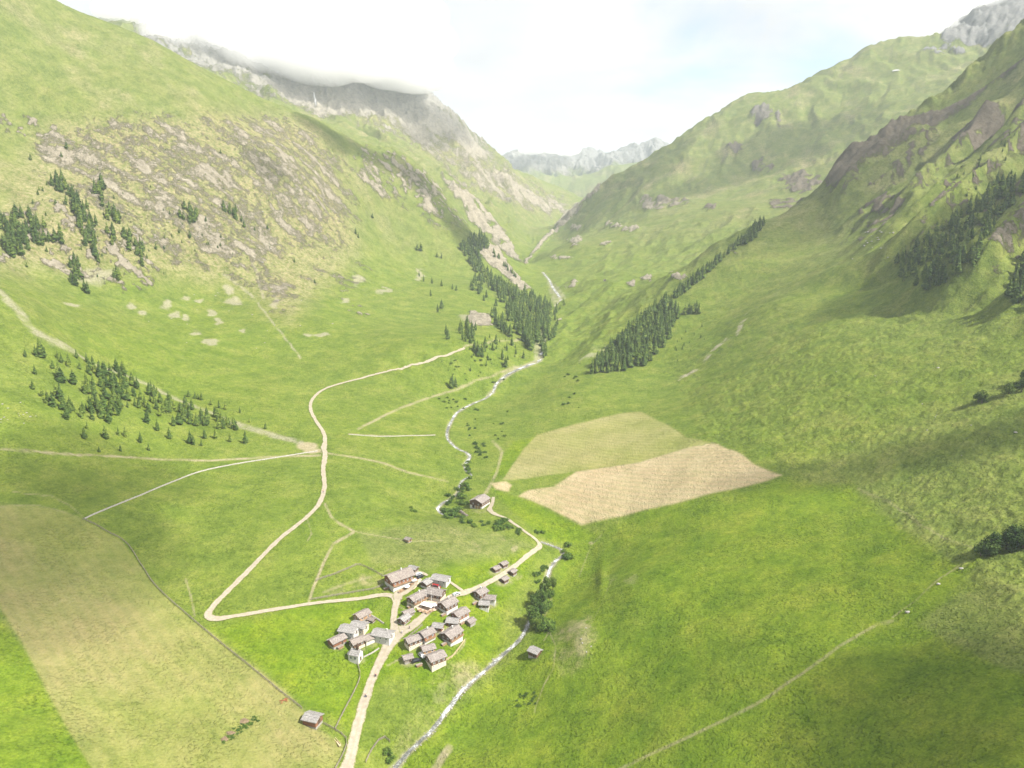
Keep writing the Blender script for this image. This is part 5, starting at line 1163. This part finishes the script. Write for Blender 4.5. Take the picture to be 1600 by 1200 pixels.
def build_small():
    r = random.Random(5)
    red = paint('red_paint', (.28, .02, .02)); blk = paint('black_paint', (.018, .018, .022)); wht = paint('white_paint', (.7, .7, .7)); slv = paint('silver_paint', (.45, .46, .48), .35)
    car('red van parked in the yard before the white house', 682, 919, (10, 3), red, True)
    car('black car parked on the grass beside the little weathered hay hut', 650, 1034, (12, -4), blk)
    car('white car at the left end of the low timber cabin', 659, 1026, (5, 7), wht)
    car('dark car parked behind the inn nearest the white house', 656, 903, (10, -5), blk)
    car('silver car parked behind the inn beside the dark car', 654, 899, (10, -5), slv)
    car('silver car on the lane right of the courtyard', 713, 930, (12, -4), slv)
    for lb, px, py, f, a, b_ in [('person in blue top walking on the valley road nearest the village', 586, 1058, 1.2, CL_BLUE, CL_DARK), ('person in red top walking on the valley road beside the one in blue', 587.5, 1058, 1.1, CL_RED, CL_DARK), ('person in dark clothes lowest on the valley road', 571, 1090, 1.4, CL_DARK, CL_BLUE), ('person in light top lowest on the valley road', 572.8, 1090, 1.5, CL_LIGHT, CL_DARK),
                             ('person in dark clothes on the upper track above its bend', 592, 582, 0.5, CL_DARK, CL_DARK), ('person in red top on the road below the track junction', 505, 770, 1.5, CL_RED, CL_BLUE), ('person in light top crossing the village square', 628, 990, 2.5, CL_LIGHT, CL_BLUE), ('person in blue top standing on the village square', 640, 983, 4, CL_BLUE, CL_DARK)]:
        person(lb, px, py, f, a, b_)
    # courtyard of the farmhouses
    def at(px, py): x, y, z, d = pix2ground(px, py); return float(x[0]), float(y[0]), float(z[0])
    x, y, z = at(668, 951); rz = px_dir(668, 951, 16, 6); o = thing('canopy', 'white canvas canopy on posts in the farmhouse courtyard', 'canopy', (x, y, z), rz)
    m = MB(); m.add([(-3.4,-1.7,2.3),(3.4,-1.7,2.3),(3.4,1.7,2.3),(-3.4,1.7,2.3),(-2.6,0,3.0),(2.6,0,3.0)], [(0,1,5,4),(1,2,5),(2,3,4,5),(3,0,4),(3,2,1,0)]); m.build('cover', WHITEF, o)
    for a in (-3.2, 3.2):
        for b_ in (-1.5, 1.5): m = MB(); m.cyl(a, b_, -.2, 2.29, .06); m.build('post', TRIM, o)
    for px, py, lb in ((666, 938, 'white flagpole left at the back of the courtyard'), (674, 940, 'white flagpole right at the back of the courtyard'), (659, 951, 'white flagpole at the front of the courtyard')):
        x, y, z = at(px, py); o = thing('flagpole', lb, 'flagpole', (x, y, z)); m = MB(); m.cyl(0, 0, -.3, 5.6, .11, .07, 8); m.build('pole', TRIM, o); m = MB(); m.cyl(0, 0, 5.6, 5.8, .12, .05, 8); m.build('finial', TRIM, o)
    x, y, z = at(640, 921); strip('terrace', px_line([(620, 925, 5), (634, 920, 6.5), (648, 910, 6), (655, 904, 4)]), TERR, lift=.20)
    strip('courtyard', px_line([(652, 953, 5), (664, 949, 8.5), (676, 946, 8.5), (684, 944, 6)]), TERR, lift=.24)
    spots = [(628,924),(634,921),(639,918),(644,914),(649,909),(651,905),(625,926),(656,955),(662,957),(668,959),(674,956),(660,949)]
    for i, (px, py) in enumerate(spots):
        x, y, z = at(px, py); inn = i < 7
        o = thing('picnic_table', 'wooden picnic table on the sunny terrace of the inn' if inn else 'wooden picnic table in the farmhouse courtyard', 'picnic table', (x, y, z + .2), px_dir(px, py, 14, -8), 'picnic tables on the inn terrace' if inn else 'picnic tables in the courtyard')
        m = MB(); m.box(-1.1, 1.1, -.42, .42, .70, .77); m.build('tabletop', W_TAN, o)
        for sg in (-1, 1): m = MB(); m.box(-1.1, 1.1, sg * .75 - .16, sg * .75 + .16, .42, .47); m.build('bench', W_TAN, o)
        m = MB()
        for a in (-.8, .8): m.bar((a, -.8, .05), (a, -.2, .69), .08); m.bar((a, .8, .05), (a, .2, .69), .08); m.box(a - .05, a + .05, -.8, .8, .35, .415)
        m.build('frame', W_GREY, o)
    for px, py, lb in ((647, 912, 'white parasol over the inn terrace nearest the wall'), (636, 922, 'white parasol over the middle of the inn terrace'), (679, 951, 'white parasol right of the canopy in the courtyard')):
        x, y, z = at(px, py); o = thing('parasol', lb, 'parasol', (x, y, z + .2)); m = MB(); m.cyl(0, 0, -.2, 2.4, .05); m.build('pole', TRIM, o)
        m = MB(); n = 8; m.add([(1.5 * math.cos(k * 6.283 / n), 1.5 * math.sin(k * 6.283 / n), 2.0) for k in range(n)] + [(0, 0, 2.6), (0, 0, 2.12)], [(k, (k + 1) % n, n) for k in range(n)] + [((k + 1) % n, k, n + 1) for k in range(n)]); m.build('canopy', WHITEF, o)
    # field bits
    x, y, z = at(443, 1096); o = thing('hay_tedder', 'small orange hay machine standing by the hayfield fence', 'farm machine', (x, y, z), .6)
    ora = paint('orange_paint', (.30, .08, .04)); m = MB()
    for a, b_ in (((-1.2,-.9,.5),(1.2,.9,.6)), ((-1.2,.9,.5),(1.2,-.9,.6)), ((0,0,.5),(2.0,0,.6))): m.bar(a, b_, .16)
    m.build('frame', ora, o)
    for a, b_ in ((-1.2,-.9),(1.2,.9),(-1.2,.9),(1.2,-.9)):
        m = MB()
        for k in range(6): m.bar((a, b_, .45), (a + .7 * math.cos(k * 1.047), b_ + .7 * math.sin(k * 1.047), .2), .05)
        m.cyl(a, b_, .3, .6, .12); m.build('rotor', ora, o)
    x, y, z = at(527, 1160); o = thing('water_trough', 'yellowish wooden trough on the grass below the corner barn', 'trough', (x, y, z), px_dir(527, 1160, 8, 14))
    m = MB(); m.box(-2.6, 2.6, -.45, .45, -.1, .12); m.box(-2.6, 2.6, -.45, -.33, .12, .55); m.box(-2.6, 2.6, .33, .45, .12, .55); m.box(-2.6, -2.45, -.33, .33, .12, .55); m.box(2.45, 2.6, -.33, .33, .12, .55); m.build('basin', W_PALE, o)
    for i, (px, py, s, lb) in enumerate([(382,1127,1.5,'largest brown earth heap in the hayfield strip'), (359,1146,1.1,'middle brown earth heap in the hayfield strip'), (351,1155,1.4,'lower left brown earth heap in the hayfield strip')]):
        x, y, z = at(px, py); me = boulder_mesh(r, i); me.materials.clear(); me.materials.append(SOILM); o = bpy.data.objects.new('earth_heap', me); col.objects.link(o); o.location = (x, y, z + .05); o.scale = (s * 1.3, s, s * .5); tag(o, lb, 'earth heap')
    for i in range(44):
        t_ = i / 43; px = 348 + 52 * t_ + r.uniform(-5, 5); py = 1158 - 36 * t_ + r.uniform(-4, 4)
        x, y, z = at(px, py); s = TREE_SRC['bush'][i % 3]; o = thing('weed_tuft', 'dark green weed tuft in the unmown strip around the earth heaps', 'weeds', (x, y, z), r.uniform(0, 6), 'weed tufts in the unmown strip'); o.scale = (1.0, 1.0, .5)
        c_ = bpy.data.objects.new('foliage', s[0]); col.objects.link(c_); c_.parent = o
    # heaps beside the farm barn
    for px, py, L, lb in ((722, 801, 5, 'upper timber stack beside the farm barn'), (727, 805, 6, 'lower timber stack beside the farm barn')):
        x, y, z = at(px, py); o = thing('log_pile', lb, 'log pile', (x, y, z), px_dir(px, py, 14, 5)); m = MB()
        for row, nn in ((0, 5), (1, 4), (2, 3)):
            for k in range(nn): M = Matrix.Translation((0, (k - nn / 2 + .5) * .42, .2 + row * .36)) @ Matrix.Rotation(math.pi / 2, 4, 'Y'); m.cyl(0, 0, -L / 2 + r.uniform(-.3, .3), L / 2 + r.uniform(-.3, .3), .2, .18, 8, M)
        m.build('logs', W_GREY, o)
    for px, py, vx, vy, lb in ((604,921,10,-4,'split log pile against the lower left corner of the inn'), (640,949,12,-8,'split log pile beside the long farmhouse'), (693,962,12,-7,'split log pile below the chalet right of the courtyard'), (722,975,10,-6,'split log pile beside the reddish chalet'), (694,1008,12,-6,'split log pile before the large chalet near the stream meadow'), (660,1012,9,-5,'split log pile between the roadside chalets'), (532,1013,12,-7,'split log pile before the reddish barn'), (571,976,10,-6,'split log pile below the lone brown chalet'), (742,944,8,-4,'split log pile beside the three huddled chalets'), (655,1041,8,-4,'split log pile on the grass below the black car')):
        x, y, z = at(px, py); o = thing('log_pile', lb, 'log pile', (x, y, z), px_dir(px, py, vx, vy)); m = MB()
        for row in range(4):
            for k in range(9): m.cyl(0, 0, -.5, .5, .14 + r.uniform(-.02, .02), None, 6, Matrix.Translation(((k - 4) * .3 + .15 * (row % 2), 0, .1 + row * .25)) @ Matrix.Rotation(math.pi / 2, 4, 'X'))
        m.build('logs', W_TAN, o)
        m = MB(); m.box(-1.6, 1.6, -.65, .65, 1.08, 1.14); m.build('cover', W_GREY, o)
    # boulders
    meshes = [boulder_mesh(r, i * 1.7) for i in range(5)]
    def stones(n, poly, s0, s1, lb, grp):
        for px, py in sample_poly(poly, n, r):
            x, y, z = at(px, py); o = bpy.data.objects.new('boulder', meshes[r.randrange(5)]); col.objects.link(o); s = r.uniform(s0, s1)
            o.location = (x, y, z + s * .2); o.scale = (s, s, s * .8); o.rotation_euler = (0, 0, r.uniform(0, 6)); tag(o, lb, 'boulder', grp)
    for px, py, s, lb in ((1502, 889, .9, 'pale boulder at the meadow boundary nearest the conifer clump'), (1466, 913, .8, 'pale boulder midway along the right meadow boundary'), (1418, 957, .9, 'pale boulder at the bend of the right meadow boundary'), (1587, 676, 1.0, 'lone white boulder high on the right pasture'), (1466, 575, 1.1, 'lone white boulder below the shaded gully')):
        x, y, z = at(px, py); o = bpy.data.objects.new('boulder', meshes[r.randrange(5)]); col.objects.link(o); o.location = (x, y, z + .2); o.scale = (s, s, s * .8); tag(o, lb, 'boulder')
    stones(16, [(1150,620),(1300,560),(1560,580),(1560,720),(1200,700)], .3, .6, 'small pale boulder scattered on the hummocky right pasture', 'boulders on the right pasture')
    stones(14, [(0,625),(55,630),(60,670),(0,665)], .35, .7, 'white boulder at the left edge meadow below the grove', 'boulders on the left edge meadow')
    stones(22, [(180,470),(420,440),(560,520),(300,560)], .5, 1.2, 'pale boulder fallen onto the left slope below the cliffs', 'boulders on the left slope')
    stones(26, [(150,330),(420,330),(440,410),(230,420)], .8, 2.0, 'broken rock block lying under the left cliff band', 'rock blocks under the left cliffs')
    stones(18, [(1320,355),(1400,345),(1400,405),(1330,405)], .7, 1.8, 'rock block in the small crag on the right slope', 'rock blocks of the right crag')
    stones(6, [(905,985),(925,975),(925,1030),(900,1040)], .3, .7, 'pale stone on the eroded bank in the meadow', 'stones on the eroded bank')
    # stones lining the stream
    V = []; Fc = []; n = 0
    for (pts, wid), cnt in zip(RIV, (420, 420, 80)):
        cc = catmull(np.concatenate([pts[:, :2], wid[:, None]], 1), 1.5)
        for _ in range(cnt):
            i = r.randrange(len(cc) - 1); tx, ty = cc[i + 1][:2] - cc[i][:2]; L = math.hypot(tx, ty) + 1e-6
            off = r.choice((-1, 1)) * cc[i][2] * r.uniform(.18, .95); x = cc[i][0] - ty / L * off; y = cc[i][1] + tx / L * off; s = r.uniform(.10, .36) * (1 + (r.random() < .1))
            if cnt != 420 or wid.mean() > 3: s *= 1.3
            me = meshes[r.randrange(5)]; vv = np.array([v.co for v in me.vertices]) * s + np.array([x, y, ground(x, y) + s * .3]); V.append(vv)
            Fc += [tuple(k + n for k in p.vertices) for p in me.polygons]; n += len(vv)
    me = bpy.data.meshes.new('stream_stones'); me.from_pydata(np.concatenate(V).tolist(), [], Fc); me.update(); me.materials.append(ROCKP); o = bpy.data.objects.new('stream_pebbles', me); col.objects.link(o); o['kind'] = 'stuff'
SOILM = plain_mat('brown_earth', (.12, .085, .05), (.21, .155, .10), 2, .95, .5)
TERR = plain_mat('terrace_paving', (.34, .25, .19), (.50, .40, .32), 1.2, .9, .3)
# ------------------------------------------------------------------ clouds and air
def cloud_mat(name, dens):
    m = bpy.data.materials.new(name); m.use_nodes = True; nt = m.node_tree; nt.nodes.clear()
    out = nt.nodes.new('ShaderNodeOutputMaterial'); v = nt.nodes.new('ShaderNodeVolumePrincipled')
    v.inputs['Density'].default_value = dens; v.inputs['Color'].default_value = (1, 1, 1, 1); v.inputs['Anisotropy'].default_value = 0.0
    nt.links.new(v.outputs[0], out.inputs['Volume']); return m
def cloud(name, label, lumps, mat, seed, amp=.28):
    """one closed body of air water: lumps (x, y, z, rx, ry, rz) fused and roughened"""
    bm = bmesh.new(); r = random.Random(seed)
    for x, y, z, rx, ry, rz in lumps:
        q = bmesh.ops.create_icosphere(bm, subdivisions=3, radius=1)
        for v in q['verts']: v.co = Vector((x + v.co.x * rx, y + v.co.y * ry, z + v.co.z * rz))
    me = bpy.data.meshes.new(name); bm.to_mesh(me); bm.free()
    o = bpy.data.objects.new(name, me); col.objects.link(o)
    mn = min(min(l[3:]) for l in lumps)
    rm_ = o.modifiers.new('fuse', 'REMESH'); rm_.mode = 'VOXEL'; rm_.voxel_size = max(9, mn * .3)
    for i, (sz, st) in enumerate(((mn * 1.6, mn * amp * 2), (mn * .6, mn * amp))):
        tx = bpy.data.textures.new(name, 'CLOUDS'); tx.noise_scale = sz; tx.noise_depth = 3
        d = o.modifiers.new('billow', 'DISPLACE'); d.texture = tx; d.strength = st; d.mid_level = .5; d.texture_coords = 'GLOBAL'
    me.materials.append(mat); o['kind'] = 'stuff'; return o
def build_clouds():
    cm = cloud_mat('cloud_droplets', .010); r = random.Random(2)
    def along(line, n, r0, r1, spread, dy):
        out = []
        for k in range(n):
            t_ = r.random() * (len(line) - 1); i = int(t_); f = t_ - i
            a = [line[i][q] * (1 - f) + line[i + 1][q] * f for q in range(3)]
            x, y, z = P(a[0] + r.uniform(-8, 8), a[1] - r.random() ** 1.6 * spread, a[2] + r.uniform(-160, 120)); R_ = r.uniform(r0, r1)
            out.append((x, y, z, R_ * 1.5, R_ * dy, R_ * .72))
        return out
    cloud('cloud_cap', '', along([(225,50,2380),(250,60,2390),(300,80,2400),(400,92,2420),(500,96,2430),(570,100,2450),(625,108,2520),(645,114,2600)], 230, 36, 110, 100, 1.7) + along([(225,58,2330),(300,86,2350),(400,99,2370),(500,104,2390),(570,108,2420),(625,116,2480),(650,124,2560)], 170, 11, 27, 22, 2.2), cm, 1, .3)
    cloud('cloud_wisp', '', along([(1470,50,2300),(1510,26,2330),(1545,16,2330),(1590,6,2330),(1640,-8,2330)], 26, 18, 46, 30, 1.4), cm, 2, .3)
    cloud('cloud_bank', '', along([(825,233,5250),(860,232,5250),(900,236,5250)], 13, 30, 70, 16, 2), cm, 3, .3)
    # unseen clouds up-sun, placed so their shadows fall on chosen ground
    sm = cloud_mat('shadow_cloud_droplets', .0065)
    for k, (px, py, rx, ry) in enumerate([(70,860,80,95),(1180,250,240,150),(1250,330,120,150),(160,745,60,45),(420,262,45,30),(680,200,150,300),(950,310,120,200)]):
        x, y, z, d = pix2ground(px, py); T = (1150 + 60 * (k % 3) - float(z[0])) / sv.z
        c = Vector((float(x[0]), float(y[0]), float(z[0]))) + sv * T
        ll = [(c.x + r.uniform(-.5, .5) * rx, c.y + r.uniform(-.5, .5) * ry, c.z + r.uniform(-15, 25), rx * r.uniform(.5, .8), ry * r.uniform(.5, .8), 45) for _ in range(6)]
        cloud('shadow_cloud', '', ll, sm, 10 + k, .2)
    for k, (line, n, R_, dens) in enumerate([([(1215,752),(1300,742),(1390,722),(1480,702),(1570,682),(1640,660)], 16, 17, .016), ([(1600,285),(1540,340),(1480,390),(1420,430)], 14, 31, .018), ([(490,192),(530,222),(570,240),(620,252),(660,285),(700,330),(735,375)], 16, 34, .012), ([(1480,1015),(1540,1060),(1600,1110),(1660,1180)], 12, 12, .035)]):  # gully and left-ridge lines: unseen clouds added only to darken those slopes
        ll = []
        for j in range(n):
            t_ = j / (n - 1) * (len(line) - 1); i = min(int(t_), len(line) - 2); f = t_ - i
            x, y, z, d = pix2ground(line[i][0] * (1 - f) + line[i + 1][0] * f, line[i][1] * (1 - f) + line[i + 1][1] * f + r.uniform(-5, 5)); T = (1120 - float(z[0])) / sv.z
            ll.append((float(x[0]) + sv.x * T, float(y[0]) + sv.y * T, 1120 + r.uniform(-12, 18), R_ * r.uniform(1.0, 1.7), R_ * r.uniform(.8, 1.3), R_ * 1.1))
        cloud('shadow_cloud', '', ll, cloud_mat('shadow_cloud_droplets', dens), 40 + k, .25)
def build_haze():
    hm = bpy.data.materials.new('haze_air'); hm.use_nodes = True; nt = hm.node_tree; nt.nodes.clear()
    out = nt.nodes.new('ShaderNodeOutputMaterial'); v = nt.nodes.new('ShaderNodeVolumePrincipled')
    v.inputs['Density'].default_value = HAZE
    v.inputs['Color'].default_value = (0.80, 0.89, 1.0, 1)
    v.inputs['Anisotropy'].default_value = 0.1
    nt.links.new(v.outputs[0], out.inputs['Volume'])
    x0, x1, y0, y1, z0 = -7600, 7600, -600, 9000, -140
    z1 = float(max(GZ[RR < 4700].max(), HC)) + 12
    me = bpy.data.meshes.new('haze')
    me.from_pydata([(x0,y0,z0),(x1,y0,z0),(x1,y1,z0),(x0,y1,z0),(x0,y0,z1),(x1,y0,z1),(x1,y1,z1),(x0,y1,z1)], [], [(0,3,2,1),(4,5,6,7),(0,1,5,4),(1,2,6,5),(2,3,7,6),(3,0,4,7)])
    me.materials.append(hm); o = bpy.data.objects.new('haze', me); col.objects.link(o); o['kind'] = 'stuff'
    print('haze top', z1)
HAZE = 0.000088
build_terrain()
build_roads()
build_village()
make_sources()
plant_all()
build_fences()
build_small()
build_snow()
build_clouds()
build_haze()
